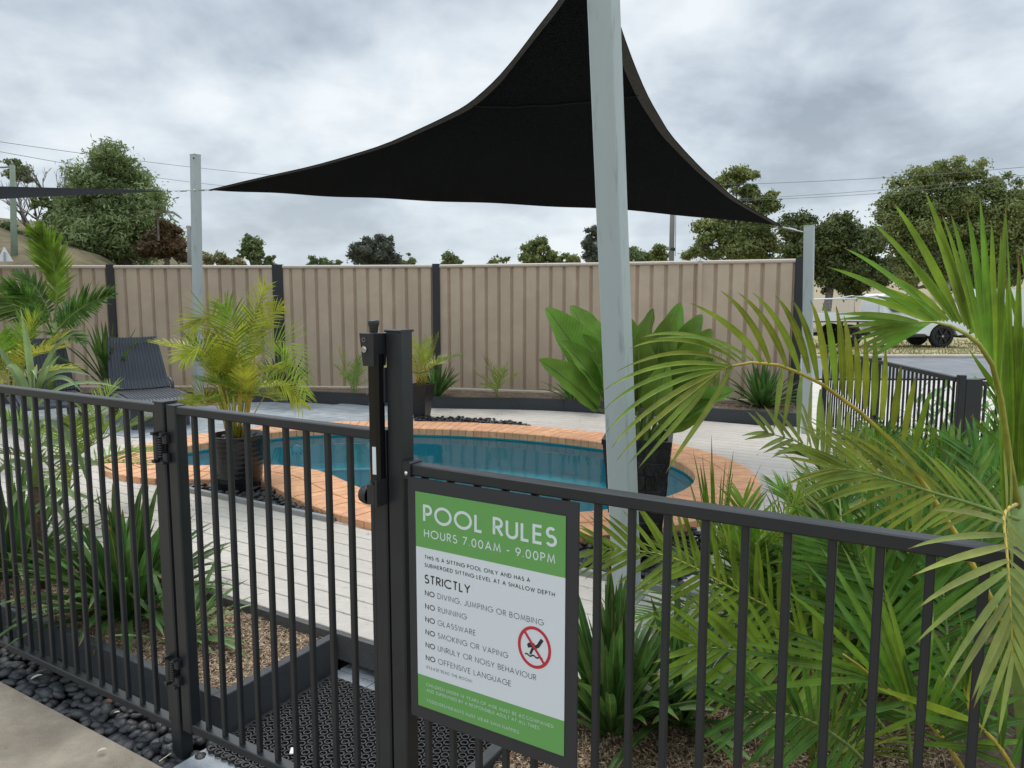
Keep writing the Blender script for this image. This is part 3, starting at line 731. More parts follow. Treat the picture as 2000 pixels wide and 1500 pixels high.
b = MB(); b.bbox(fp(.978, -.004, -.08), EA * .05, EN * .05, EZ * 1.551, .004); mk('post', b, CHAR, fR)
b = MB(); b.bbox(fp(.976, -.006, 1.471), EA * .054, EN * .054, EZ * .006, .002); mk('post_cap', b, CHAR, fR)
rail('top_rail', fR, 1.052, 3.4, 1.106, 1.135); rail('bottom_rail', fR, 1.03, 3.4, .03, .06)
pm3 = picket_me(1.046)
for k in range(29): inst('picket', pm3, fp(1.083 + .0806 * k, .019, .06), fR)
b = MB(); b.bbox(fp(1.0285, -.006, 1.098), EA * .026, EN * .048, EZ * .044, .004); mk('rail_bracket', b, CHAR, fR)
b = MB(); b.lathe(fp(1.041, -.0065, 1.112), [(0, .004), (.005, .0035), (.006, 0)], 12, Z=-EN); mk('screw', b, CHROME, fR, smooth=True)
# magnetic latch
lt = MB(); lt.bbox(fp(.938, -.034, 1.085), EA * .036, EN * .036, EZ * .33, .008); lt = mk('latch_body', lt, BLACKGL, fR)
b = MB(); c0 = fp(.929, -.044, 1.395)
b.hexa([fp(.934, -.040, 1.385), fp(.970, -.040, 1.385), fp(.970, .006, 1.385), fp(.934, .006, 1.385), fp(.929, -.046, 1.468), fp(.976, -.046, 1.468), fp(.976, .010, 1.468), fp(.929, .010, 1.468)]); mk('latch_head', b, CHAR2, lt)
b = MB(); b.lathe(fp(.953, -.018, 1.469), [(.010, 0), (.011, .006), (.0115, .012), (.0145, .022), (.015, .030), (.013, .032), (0, .032)], 20); mk('knob', b, CHAR2, lt, smooth=True)
b = MB(); b.lathe(fp(.944, -.0445, 1.428), [(.0, .006), (.005, .006), (.0052, .002), (.0085, .002), (.0085, 0)], 16, Z=(-EN + EZ * .0).normalized()); b.cbox(fp(.944, -.0515, 1.428), .0015, .004, .008, EA, EN); mk('lock_barrel', b, CHROME, lt)
b = MB(); b.lathe(fp(.944, -.0455, 1.452), [(.0045, .0015), (.0055, .0015), (.0055, 0), (.0045, 0), (.0045, .0015)], 16, Z=-EN); mk('emblem', b, STEEL, lt)
b = MB(); b.bbox(fp(.955, -.0360, 1.105), EA * .012, EN * .0015, EZ * .072, .0004); mk('sticker', b, WHITE, lt)
b = MB(); b.bbox(fp(.940, -.0355, 1.31), EA * .0015, EN * .001, EZ * .06, .0003); mk('level_mark', b, STEEL, lt)
b = MB(); b.bbox(fp(.974, -.012, 1.29), EA * .006, EN * .012, EZ * .09, .001); mk('mounting_tongue', b, CHAR2, lt)
b = MB(); b.bbox(fp(.934, -.044, 1.026), EA * .040, EN * .045, EZ * .052, .008)
b.lathe(fp(.934, -.020, 1.044), [(.026, 0), (.026, .012), (.022, .026), (.012, .030), (0, .031)], 20, Z=-EA); st = mk('latch_striker', b, CHAR2, gt)
b = MB(); b.bbox(fp(.968, -.046, 1.022), EA * .007, EN * .046, EZ * .07, .002); mk('striker_plate', b, CHAR2, st)

# ================================================================== POOL RULES SIGN
import itertools
def arc(cx, cy, rx, ry, a0, a1, n=14): return [(cx + rx * cos(radians(a0 + (a1 - a0) * i / n)), cy + ry * sin(radians(a0 + (a1 - a0) * i / n))) for i in range(n + 1)]
G = {  # geometric sans capitals: width, strokes (unit cap height)
 'A': (.74, [[(0, 0), (.37, 1), (.74, 0)], [(.14, .32), (.60, .32)]]),
 'B': (.50, [[(0, 0), (0, 1), (.22, 1)] + arc(.22, .76, .24, .24, 90, -90)[1:] + [(0, .52)], [(.22, .52)] + arc(.24, .26, .27, .26, 90, -90) + [(0, 0)]]),
 'C': (.82, [arc(.5, .5, .5, .5, 48, 312, 24)]),
 'D': (.68, [[(0, 0), (0, 1), (.2, 1)] + arc(.2, .5, .48, .5, 90, -90, 18)[1:] + [(0, 0)]]),
 'E': (.44, [[(.44, 1), (0, 1), (0, 0), (.44, 0)], [(0, .52), (.42, .52)]]),
 'F': (.42, [[(.42, 1), (0, 1), (0, 0)], [(0, .52), (.40, .52)]]),
 'G': (.92, [arc(.5, .5, .5, .5, 45, 360, 26) + [(.56, .5)]]),
 'H': (.60, [[(0, 0), (0, 1)], [(.6, 0), (.6, 1)], [(0, .52), (.6, .52)]]),
 'I': (.0, [[(0, 0), (0, 1)]]),
 'J': (.36, [[(.36, 1), (.36, .2)] + arc(.17, .2, .19, .2, 0, -165, 12)[1:]]),
 'K': (.54, [[(0, 0), (0, 1)], [(.5, 1), (.02, .5), (.54, 0)]]),
 'L': (.38, [[(0, 1), (0, 0), (.38, 0)]]),
 'M': (.82, [[(0, 0), (.12, 1), (.41, .12), (.70, 1), (.82, 0)]]),
 'N': (.66, [[(0, 0), (0, 1), (.66, 0), (.66, 1)]]),
 'O': (1.0, [arc(.5, .5, .5, .5, 0, 360, 32)]),
 'P': (.46, [[(0, 0), (0, 1), (.2, 1)] + arc(.2, .73, .26, .27, 90, -90)[1:] + [(0, .46)]]),
 'Q': (1.0, [arc(.5, .5, .5, .5, 0, 360, 32), [(.6, .3), (.95, 0)]]),
 'R': (.48, [[(0, 0), (0, 1), (.2, 1)] + arc(.2, .74, .26, .26, 90, -90)[1:] + [(0, .48)], [(.2, .48), (.50, 0)]]),
 'S': (.46, [arc(.23, .75, .21, .25, 40, 250, 14) + arc(.23, .27, .25, .27, 80, -150, 16)]),
 'T': (.50, [[(0, 1), (.5, 1)], [(.25, 0), (.25, 1)]]),
 'U': (.58, [[(0, 1), (0, .3)] + arc(.29, .3, .29, .3, 180, 360, 16)[1:] + [(.58, 1)]]),
 'V': (.70, [[(0, 1), (.35, 0), (.70, 1)]]),
 'W': (.98, [[(0, 1), (.25, 0), (.49, .92), (.73, 0), (.98, 1)]]),
 'Y': (.62, [[(0, 1), (.31, .48), (.62, 1)], [(.31, 0), (.31, .48)]]),
 'X': (.6, [[(0, 0), (.6, 1)], [(0, 1), (.6, 0)]]),
 '0': (.54, [arc(.27, .5, .27, .5, 0, 360, 26)]), '1': (.2, [[(0, .86), (.18, 1), (.18, 0)]]),
 '4': (.58, [[(.42, 0), (.42, 1), (0, .26), (.58, .26)]]), '7': (.52, [[(0, 1), (.52, 1), (.12, 0)]]),
 '9': (.54, [arc(.27, .70, .27, .30, 0, 360, 22), [(.53, .62), (.16, 0)]]),
 '.': (.0, [[(0, 0), (0, .1)]]), ',': (.05, [[(.05, .1), (0, -.14)]]), '-': (.30, [[(0, .42), (.30, .42)]]),
 '(': (.16, [arc(.5, .45, .5, .62, 135, 225, 8)]), ')': (.16, [arc(-.34, .45, .5, .62, 45, -45, 8)]), '/': (.42, [[(0, -.06), (.42, 1.04)]]),
}
SA0, SZ1, SN = 1.072, 1.070, -.0085
def ribbon(b, pts, wd, n_):
    closed = abs(pts[0][0] - pts[-1][0]) < 1e-4 and abs(pts[0][1] - pts[-1][1]) < 1e-4 and len(pts) > 4
    if closed: pts = pts[:-1]
    N = len(pts); L, Rr = [], []
    for i, (x, y) in enumerate(pts):
        p = pts[i - 1] if (i > 0 or closed) else None; q = pts[(i + 1) % N] if (i < N - 1 or closed) else None
        def nrm(a, c): dx, dy = c[0] - a[0], c[1] - a[1]; l = math.hypot(dx, dy) or 1; return (-dy / l, dx / l)
        if p and q:
            n1_, n2_ = nrm(p, (x, y)), nrm((x, y), q); mx_, my = n1_[0] + n2_[0], n1_[1] + n2_[1]; l = math.hypot(mx_, my) or 1; mx_, my = mx_ / l, my / l
            k = 1 / max(.42, mx_ * n1_[0] + my * n1_[1])
        else: mx_, my = nrm(p, (x, y)) if p else nrm((x, y), q); k = 1
        h = wd / 2 * k; L.append((x + mx_ * h, y + my * h)); Rr.append((x - mx_ * h, y - my * h))
    i0 = len(b.v)
    for l, r in zip(L, Rr): b.v += [fp(l[0], n_, l[1]), fp(r[0], n_, r[1])]
    for i in range(N if closed else N - 1):
        a = i0 + 2 * i; c = i0 + 2 * ((i + 1) % N); b.f.append((a, a + 1, c + 1, c)); b.m.append(0)
def measure(s, tr): return sum((G[c][0] + tr) if c != ' ' else .34 + tr * .4 for c in s) - tr
def text(s, a0, base, cap, a1, wt, m, parent, runs=None, label=None):
    """s set from a0 to a1 on the sign; wt = stroke weight in cap heights; runs = number of leading bold characters"""
    tr = .24; lo, hi = .02, .6
    for _ in range(30):
        tr = (lo + hi) / 2
        if measure(s, tr) * cap < (a1 - a0): lo = tr
        else: hi = tr
    x = a0; b = MB(); k = 0
    for ch_i, c in enumerate(s):
        if c == ' ': x += (.34 + tr * .4) * cap; continue
        wd, st_ = G[c]; w_ = (wt if (runs is None or ch_i < runs) else wt * .58) * cap
        for sk in st_:
            ribbon(b, [(x + px_ * cap, base + (w_ / 2) + py * (cap - w_)) for px_, py in sk], w_, SN - .00035 - .00002 * (k % 5)); k += 1
        x += (wd + tr) * cap
    o = mk('lettering', b, m, parent)
    return o
sg = thing('pool_rules_sign', fp(1.28, -.005, .46), 'green and white POOL RULES sign on a dark plate on the fence', 'sign')
b = MB(); b.bbox(fp(1.045, -.0065, .462), EA * .487, EN * .0055, EZ * .642, .002); mk('backing_plate', b, SIGNFR, sg)
def rect(name, a0, a1, z0, z1, n_, m):
    b = MB(); b.box(fp(a0, n_, z0), EA * (a1 - a0), EN * .0012, EZ * (z1 - z0)); return mk(name, b, m, sg)
SA1 = 1.500
rect('green_header', SA0, SA1, .927, 1.070, SN, SGREEN); rect('white_panel', SA0, SA1, .584, .9268, SN, SWHITE); rect('green_footer', SA0, SA1, .497, .5838, SN, SGREEN)
TX = 1.1
def row(s, top, base, a1, wt, m, runs=None, a0=TX): text(s, a0, SZ1 - base, base - top, a1, wt, m, sg, runs)
row('POOL RULES', .030, .0765, 1.474, .155, SLETT); row('HOURS 7.00AM - 9.00PM', .0935, .1155, 1.473, .135, SLETT)
row('THIS IS A SITTING POOL ONLY AND HAS A', .1615, .172, 1.408, .155, SBLACK); row('SUBMERGED SITTING LEVEL AT A SHALLOW DEPTH', .1825, .193, 1.473, .155, SBLACK)
row('STRICTLY', .2125, .2365, 1.238, .15, SBLACK)
for s, t0, a1 in (('NO DIVING, JUMPING OR BOMBING', .2545, 1.444), ('NO RUNNING', .290, 1.227), ('NO GLASSWARE', .325, 1.254), ('NO SMOKING OR VAPING', .359, 1.347), ('NO UNRULY OR NOISY BEHAVIOUR', .3935, 1.425), ('NO OFFENSIVE LANGUAGE', .428, 1.356)):
    row(s, t0, t0 + .0145, a1, .155, SBLACK, 2)
row('(PLEASE READ THE ROOM)', .4565, .4645, 1.243, .09, SBLACK)
row('CHILDREN UNDER 14 YEARS OF AGE MUST BE ACCOMPANIED', .504, .5125, 1.472, .10, SLETT); row('AND SUPERVISED BY A RESPONSIBLE ADULT AT ALL TIMES.', .5195, .528, 1.437, .10, SLETT)
row('TODDLERS/INFANTS MUST WEAR SWIM NAPPIES.', .5475, .556, 1.381, .10, SLETT)
CX, CZ, CR = 1.4205, .7425, .0445
b = MB(); ribbon(b, [(CX - .0185, CZ - .0005)] + [(CX + .001, CZ + .0065)], .009, SN - .0003); ribbon(b, [(CX - .011, CZ - .019), (CX - .0035, CZ - .001)], .0062, SN - .00036)
ribbon(b, [(CX - .004, CZ - .003), (CX + .010, CZ + .006), (CX + .021, CZ + .024)], .0085, SN - .00042)
b.v += [fp(CX - .012 + .0058 * cos(i * pi / 8), SN - .00046, CZ + .0035 + .0058 * sin(i * pi / 8)) for i in range(16)]; q = len(b.v) - 16; b.f.append(tuple(range(q, q + 16))); b.m.append(0)
ribbon(b, [(CX - .025 + .0036 * i, CZ - .022 + .0022 * sin(i * 1.25)) for i in range(14)], .0036, SN - .0005); mk('diver_symbol', b, SBLACK, sg)
b = MB(); ribbon(b, arc(CX, CZ, CR - .0035, CR + .003, 0, 360, 48), .0075, SN - .0006); ribbon(b, [(CX - .026, CZ + .033), (CX + .026, CZ - .033)], .0065, SN - .00065); mk('red_ring', b, SRED, sg)
# ================================================================== SHADE SAIL AND ITS POSTS
A_ = at(405, 371, 9.55); B_c = at(1527, 443, 7.78); C_c = at(1160, -125, 3.34)
PNn = (B_c - A_).cross(C_c - A_).normalized()
def onpl(x, y, P=A_, Nn=PNn): r = ray(x, y); o = V3(0, 0, EYE); return o + r * ((P - o).dot(Nn) / r.dot(Nn))
left_px = [(405, 371), (500, 347.5), (600, 325), (680, 303), (750, 281), (820, 251), (875, 225), (915, 202), (960, 163), (1000, 118), (1050, 52), (1090, 0), (1120, -50), (1160, -125)]
right_px = [(1529, 443), (1515, 433), (1445, 392), (1400, 354), (1368, 325), (1315, 268), (1288, 227), (1263, 182), (1235, 115), (1207, 35), (1192, -12), (1180, -55), (1170, -90), (1160, -125)]
bot_px = [(405, 371), (600, 380), (850, 391), (1000, 399), (1167, 408), (1315, 420), (1440, 432), (1529, 443)]
Lc = [onpl(*p) for p in left_px]; Rc = [onpl(*p) for p in right_px]; Bc = [onpl(*p) for p in bot_px]
def cr(P, u):
    n_ = len(P) - 1; t = u * n_; i = min(int(t), n_ - 1); t -= i; p0, p1, p2, p3 = P[max(i - 1, 0)], P[i], P[i + 1], P[min(i + 2, n_)]
    return .5 * ((2 * p1) + (p2 - p0) * t + (2 * p0 - 5 * p1 + 4 * p2 - p3) * t * t + (3 * p1 - p0 - 3 * p2 + p3) * t ** 3)
NU, NV = 44, 34
_ab = Rc[0] - Lc[0]; _tab = []
for i in range(201):
    p = cr(Bc, i / 200); q = p - Lc[0]; f_ = q.dot(_ab) / _ab.length_squared; _tab.append((f_, q - _ab * f_))
def bend_at(u):
    for i in range(200):
        if _tab[i + 1][0] >= u: a, b_ = _tab[i], _tab[i + 1]; t = (u - a[0]) / max(1e-9, b_[0] - a[0]); return a[1].lerp(b_[1], max(0, min(1, t)))
    return _tab[-1][1]
def sailpt(u, v):
    l, r = cr(Lc, v), cr(Rc, v); p = l.lerp(r, u); bend = bend_at(u)
    return p + bend * (1 - v) ** 1.6 + PNn * (.05 * sin(pi * u) * sin(pi * v) + .006 * sin(u * 31 + v * 9) * (1 - v) + .012 * sin(v * 17 + u * 5) * sin(pi * u))
slt = thing('shade_sail', (A_ + B_c + C_c) / 3, 'large black triangular shade sail stretched over the pool', 'shade sail', 'black shade sails')
b = MB()
for j in range(NV + 1):
    for i in range(NU + 1): b.v.append(sailpt(i / NU, j / NV))
for j in range(NV):
    for i in range(NU): q = j * (NU + 1) + i; b.f.append((q, q + 1, q + NU + 2, q + NU + 1)); b.m.append(0)
mk('cloth', b, SAILM, slt, smooth=True)
dn = PNn if PNn.z < 0 else -PNn
def band(name, f0, f1, mt, parent, n_=60):
    b = MB()
    for i in range(n_ + 1): b.v += [f0(i / n_) + dn * .008, f1(i / n_) + dn * .008]
    for i in range(n_): b.f.append((2 * i, 2 * i + 1, 2 * i + 3, 2 * i + 2)); b.m.append(0)
    return mk(name, b, mt, parent)
def inner_of(side):
    def f_(t):
        l = (sailpt(1, t * .985) - sailpt(0, t * .985)).length; u = min(.066 / max(l, .01), .42); return sailpt(u if side == 0 else 1 - u, t * .985)
    return f_
band('hem', lambda t: sailpt(0, t * .985), inner_of(0), HEM, slt); band('hem', lambda t: sailpt(1, t * .985), inner_of(1), HEM, slt)
sm0 = onpl(914, 203); sm1 = onpl(1262, 183); dd = (sm1 - sm0)
b = MB()
vs_ = [j / 400 for j in range(401)]
v0 = min(vs_, key=lambda v: (sailpt(0, v) - sm0).length); v1 = min(vs_, key=lambda v: (sailpt(1, v) - sm1).length)
b.tube([sailpt(i / 24, v0 + (v1 - v0) * i / 24 - .012 * sin(pi * i / 24)) + dn * .006 for i in range(1, 24)], .006, 6, False); mk('seam', b, mat('seam_black', (.004, .004, .004), .9), slt)
def shackle(parent, p, q, nm='turnbuckle'):
    d = (q - p).normalized(); b = MB(); b.tube([p, q], .006, 6); mk('cable', b, STEEL, parent)
    b = MB(); b.tube([p.lerp(q, .35), p.lerp(q, .7)], .012, 8); mk(nm, b, STEEL, parent)
def post(name, base, top, w_, ang, label, grp):
    t_ = (top - base); Z = t_.normalized(); X = V3(cos(ang), sin(ang), 0); X = (X - Z * X.dot(Z)).normalized(); Y = Z.cross(X)
    o = thing(name, base, label, 'post', grp); b = MB(); c = base - X * w_ / 2 - Y * w_ / 2 - Z * .02
    b.bbox(c, X * w_, Y * w_, Z * (t_.length + .02), .007); mk('shaft', b, PALE, o)
    b = MB(); b.bbox(top - X * (w_ / 2 + .002) - Y * (w_ / 2 + .002), X * (w_ + .004), Y * (w_ + .004), Z * .008, .003); mk('cap', b, PALE, o)
    return o, X, Y, Z
GP = 'pale painted shade sail posts'
pc, X_, Y_, Z_ = post('sail_post', fp(.938, 1.745, .15), at(1172, -175, 3.25), .108, math.atan2(-.5189, .85483), 'nearest and thickest pale sail post, standing by the black square planter', GP)
b = MB(); b.bbox(fp(.86, 1.667, .1505), EA * .155, EN * .155, EZ * .004, .001); mk('base_plate', b, STRIP, pc)
shackle(slt, C_c, at(1171, -140, 3.27))
pl_, X_, Y_, Z_ = post('sail_post', at(389, 779, 9.7), at(381.5, 303, 9.7), .10, radians(-38), 'tall pale sail post behind the golden cane palm', GP)
b = MB(); b.lathe(at(378.5, 309, 9.60), [(.0, .004), (.012, .004), (.012, 0)], 10, Z=V3(-.2, -.98, 0).normalized()); mk('bolt_hole', b, CHAR2, pl_)
b = MB(); b.lathe(at(381, 372, 9.60), [(.0, .03), (.014, .02), (.014, 0)], 10, Z=V3(-.1, -.99, 0).normalized()); mk('eye_bolt', b, STEEL, pl_)
shackle(slt, A_, at(388, 371.5, 9.66))
pr_, X_, Y_, Z_ = post('sail_post', on(1575, 846, .15), at(1580.5, 442, 7.78), .10, radians(-27), 'short pale sail post at the right end of the tan fence', GP)
shackle(slt, B_c, at(1568, 453, 7.74))
# second sail, seen almost edge on
S2 = thing('shade_sail', at(100, 378, 9), 'second black shade sail seen nearly edge-on at the left', 'shade sail', 'black shade sails')
T1, T2, T3 = at(341, 373, 9.7), at(-900, 352, 10.5), at(-900, 474, 7.0)
b = MB(); n_ = 22
for i in range(n_ + 1):
    u = i / n_; e0 = T1.lerp(T2, u) + V3(0, 0, .03 * sin(pi * u)) ; e1 = T1.lerp(T3, u) + (T2 - T3) * .10 * sin(pi * u)
    for k in range(5): b.v.append(e0.lerp(e1, k / 4) - V3(0, 0, .04 * sin(pi * k / 4) * u))
for i in range(n_):
    for k in range(4): q = i * 5 + k; b.f.append((q, q + 1, q + 6, q + 5)); b.m.append(0)
mk('cloth', b, SAILM, S2, smooth=True); shackle(S2, T1, at(374, 372, 9.68))

# ================================================================== PLANT BUILDERS
GRAV = V3(0, 0, -1)
def blade(b, p, d, L, wd, droop=1.2, fold=.25, segs=6, nrm=None, prof='lance', twist=0.0, m=0):
    """one leaf blade: folded strip following gravity from p along d"""
    d = d.normalized(); up = nrm if nrm else V3(0, 0, 1); i0 = len(b.v); st = L / segs
    for k in range(segs + 1):
        t = k / segs
        if prof == 'lance': w_ = wd * (.45 + .55 * min(1, t * 4)) * (1 - t ** 2.6) + .0004
        elif prof == 'strap': w_ = wd * (.75 + .25 * min(1, t * 3)) * (1 - t ** 5) + .0004
        else: w_ = wd * sin(pi * min(1, .04 + t * .96)) ** .65 + .0006
        s_ = d.cross(up)
        s_ = s_.normalized() if s_.length > 1e-4 else V3(1, 0, 0)
        nn = s_.cross(d).normalized()
        if twist: a = twist * t; s_ = s_ * cos(a) + nn * sin(a); nn = s_.cross(d).normalized()
        b.v += [p - s_ * w_ / 2 + nn * fold * w_, p, p + s_ * w_ / 2 + nn * fold * w_]; q_ = len(b.v); b.uv[q_ - 3] = (0, t); b.uv[q_ - 2] = (.5, t); b.uv[q_ - 1] = (1, t)
        p = p + d * st; d = (d + GRAV * droop * st * (.4 + 1.4 * t)).normalized()
    for k in range(segs):
        q = i0 + 3 * k; b.f += [(q, q + 1, q + 4, q + 3), (q + 1, q + 2, q + 5, q + 4)]; b.m += [m, m]
    return b
def bez(P, t):
    P = list(P)
    while len(P) > 1: P = [P[i].lerp(P[i + 1], t) for i in range(len(P) - 1)]
    return P[0]
def path(P, t): return cr(P, t) if len(P) > 3 else bez(P, t)
def frond(parent, P, n, L, wd, lm, rm=RACH, s0=.12, up=V3(0, 0, 1), a0=68, a1=22, droop=1.0, lift=.25, rr=.006, split=False, seed=0, segs=5, jit=.12, both=True, prof='lance', tipf=1.0, curl=0.0):
    r = random.Random(seed); fr = MB(); ppts = [path(P, i / 14) for i in range(15)]
    fr.tube(ppts, [rr * (1 - .75 * i / 14) for i in range(15)], 5, True)
    ro = mk('frond', fr, rm, parent, smooth=True) if split else None
    lb = MB()
    for k in range(n):
        t = s0 + (1 - s0) * (k + .5 * r.random() * .6) / n; p = path(P, t); T = (path(P, min(1, t + .02)) - path(P, max(0, t - .02))).normalized()
        S = T.cross(up); S = S.normalized() if S.length > .01 else V3(1, 0, 0); N_ = S.cross(T)
        u = (t - s0) / (1 - s0); prf = (.45 + 1.6 * u if u < .35 else 1.01 - .0 * u) * (1 - max(0, u - .35) ** 1.5 * .9)
        ang = radians(a0 + (a1 - a0) * u)
        for sd_ in (-1, 1):
            if not both and sd_ < 0: continue
            aa = ang + r.uniform(-jit, jit); d = T * cos(aa) + S * sin(aa) * sd_ + N_ * (lift + r.uniform(-jit, jit))
            tgt = MB() if split else lb; dead = split and r.random() < .05
            blade(tgt, p, d, L * prf * r.uniform(.88, 1.08) * tipf, wd * r.uniform(.8, 1.1) * (.6 + .4 * min(1, prf)), droop * r.uniform(.7, 1.35), .22, segs, nrm=N_ + V3(r.uniform(-.3, .3), r.uniform(-.3, .3), 0), prof=prof, twist=r.uniform(-.5, .5) + curl * sd_)
            if split: mk('leaflet', tgt, G_YEL if dead else lm, ro, smooth=True)
    if not split:
        n0 = len(fr.f); o0_ = len(fr.v); fr.uv = {k_ + o0_: v_ for k_, v_ in lb.uv.items()}; fr.add(lb.v, lb.f); mats = [rm, lm]; fr.m = [0] * n0 + [1] * len(lb.f)
        ro = mk('frond', fr, mats, parent, smooth=True)
    return ro
def palm(name, base, label, nf, h0, h1, R, L, wd, n, lms, rms, seed, grp=None, stems=0, trunk=None, droop=1.0, cat='palm', azr=(0, 2 * pi), lift=.25, stemr=.009, rr=.006, split=False, elev=(.25, 1.25), spread=.06, a0=68, segs=5):
    r = random.Random(seed); o = thing(name, base, label, cat, grp); tops = []
    if trunk:
        tr_h, tr_r, tm = trunk; b = MB(); b.tube([base + V3(0, 0, tr_h * i / 6 - .02) for i in range(7)], [tr_r * (1.15 - .35 * i / 6) for i in range(7)], 10); mk('trunk', b, tm, o, smooth=True)
    for k in range(stems):
        a = r.uniform(0, 2 * pi); q = base + V3(cos(a), sin(a), 0) * spread * r.random(); hh = h0 * r.uniform(.6, 1.15); tp = q + V3(cos(a) * hh * .22, sin(a) * hh * .22, hh)
        b = MB(); b.tube([q, q.lerp(tp, .5) + V3(0, 0, .02), tp], [stemr * 1.2, stemr, stemr * .7], 6); mk('stem', b, r.choice(rms), o, smooth=True); tops.append((tp, a))
    for k in range(nf):
        u = (k + .5) / nf; az = azr[0] + (azr[1] - azr[0]) * ((k * .618034) % 1); el = elev[0] + (elev[1] - elev[0]) * (1 - u) ** .8 * r.uniform(.85, 1.1)
        if tops: s0_, a_ = tops[k % len(tops)]; p0 = s0_.lerp(base, r.uniform(.0, .35))
        else: p0 = base + V3(0, 0, h0) + V3(cos(az), sin(az), 0) * spread * .5
        Lf = R * r.uniform(.8, 1.15); d = V3(cos(az) * cos(el), sin(az) * cos(el), sin(el))
        p1 = p0 + d * Lf * .55; p2 = p1 + (d + V3(0, 0, -.55 * (1.0 - .3 * el))).normalized() * Lf * .5
        hh = (h1 - p0.z) if h1 else 0
        frond(o, [p0, p1, p2], n, L * r.uniform(.85, 1.1), wd, r.choice(lms), r.choice(rms), droop=droop, lift=lift, seed=seed * 97 + k, rr=rr, split=split, a0=a0, segs=segs)
    return o
def strap_clump(name, base, label, n, H, wd, seed, grp=None, m=G_STRAP, m2=G_STRAPL, cat='plant', lean=(.05, .9), pal=.12, azr=None, segs=8, dr=1.3):
    r = random.Random(seed); o = thing(name, base, label, cat, grp)
    for k in range(n):
        az = r.uniform(*(azr or (0, 2 * pi))); u = k / n; ln = lean[0] + (lean[1] - lean[0]) * u; L = H * r.uniform(.75, 1.15)
        d = V3(cos(az) * sin(ln), sin(az) * sin(ln), cos(ln)); p = base + V3(cos(az), sin(az), 0) * r.uniform(.0, .05) * (H / .5)
        b = MB(); blade(b, p - V3(0, 0, .02), d, L, wd * r.uniform(.7, 1.15), dr * r.uniform(.4, 1.5) * (.3 + u), .28, segs, nrm=V3(-cos(az), -sin(az), .15) * -1 if False else V3(0, 0, 1) + V3(-cos(az), -sin(az), 0) * .8, prof='strap', twist=r.uniform(-.5, .5))
        mk('leaf', b, m2 if r.random() < pal else m, o, smooth=True)
    return o

# ================================================================== POTS
# round ribbed pot with the golden cane palm
pb1 = fp(-2.36, 2.16, .152)
rp = thing('plant_pot', pb1, 'round ribbed gloss-black pot on pebbles beside the pool', 'plant pot', 'black plant pots')
b = MB(); prof = [(.0, .0), (.150, .0), (.158, .006)]
for i in range(33):
    z = .012 + .372 * i / 32; r_ = .158 + .036 * (i / 32) ** .8 + .0012 * sin(i * 1.9); prof.append((r_, z))
prof += [(.199, .392), (.201, .405), (.196, .41), (.184, .41), (.182, .375), (0, .372)]
b.lathe(pb1, prof, 48); mk('pot_body', b, POTB, rp, smooth=True)
rs = random.Random(3)
for k in range(26):
    a, q = rs.uniform(0, 6.28), .165 * math.sqrt(rs.random()); s_ = rs.uniform(.018, .03)
    inst('pebble', rs.choice(STN), pb1 + V3(cos(a) * q, sin(a) * q, .378), rp, (rs.random(), rs.random(), rs.random() * 6), (s_, s_, s_))
YL = [G_YEL, G_YEL, G_YEL, G_YEL, G_PALML]
palm('golden_cane_palm', pb1 + V3(0, 0, .37), 'bushy yellow-green palm with golden stems in the round black pot', 24, .52, None, .42, .20, .011, 28, YL, [RACHY, RACH], 11, 'potted golden cane palms', stems=17, droop=2.4, lift=.35, spread=.08, elev=(-.05, 1.5), rr=.0045)
gp_ = [o for o in bpy.data.objects if o.name == 'golden_cane_palm'][0]
for k, (P, n_, L) in enumerate([([at(468, 850, 5.5), at(478, 700, 5.5), at(500, 610, 5.5), at(520, 560, 5.45)], 22, .20), ([at(460, 850, 5.5), at(440, 700, 5.5), at(412, 620, 5.4), at(372, 640, 5.3)], 30, .25), ([at(455, 850, 5.5), at(430, 740, 5.45), at(395, 680, 5.3), at(358, 700, 5.2)], 28, .22),
        ([at(475, 850, 5.5), at(510, 700, 5.4), at(560, 670, 5.3), at(598, 770, 5.2)], 30, .22), ([at(480, 850, 5.5), at(500, 680, 5.5), at(520, 625, 5.5), at(548, 600, 5.5)], 20, .16), ([at(470, 850, 5.5), at(470, 740, 5.3), at(455, 640, 5.2), at(440, 600, 5.2)], 26, .22), ([at(480, 840, 5.5), at(520, 770, 5.4), at(560, 750, 5.3), at(590, 790, 5.3)], 24, .18), ([at(450, 840, 5.5), at(420, 790, 5.4), at(390, 770, 5.3), at(362, 790, 5.3)], 22, .15)]):
    frond(gp_, P, n_, L, .012, [G_YEL, G_YEL, G_YEL, G_YEL, G_YEL, G_PALML, G_YEL, G_YEL][k], RACHY, up=V3(0, -1, .35), a0=70, a1=22, droop=2.4, lift=.1, rr=.0045, seed=400 + k, s0=.35)
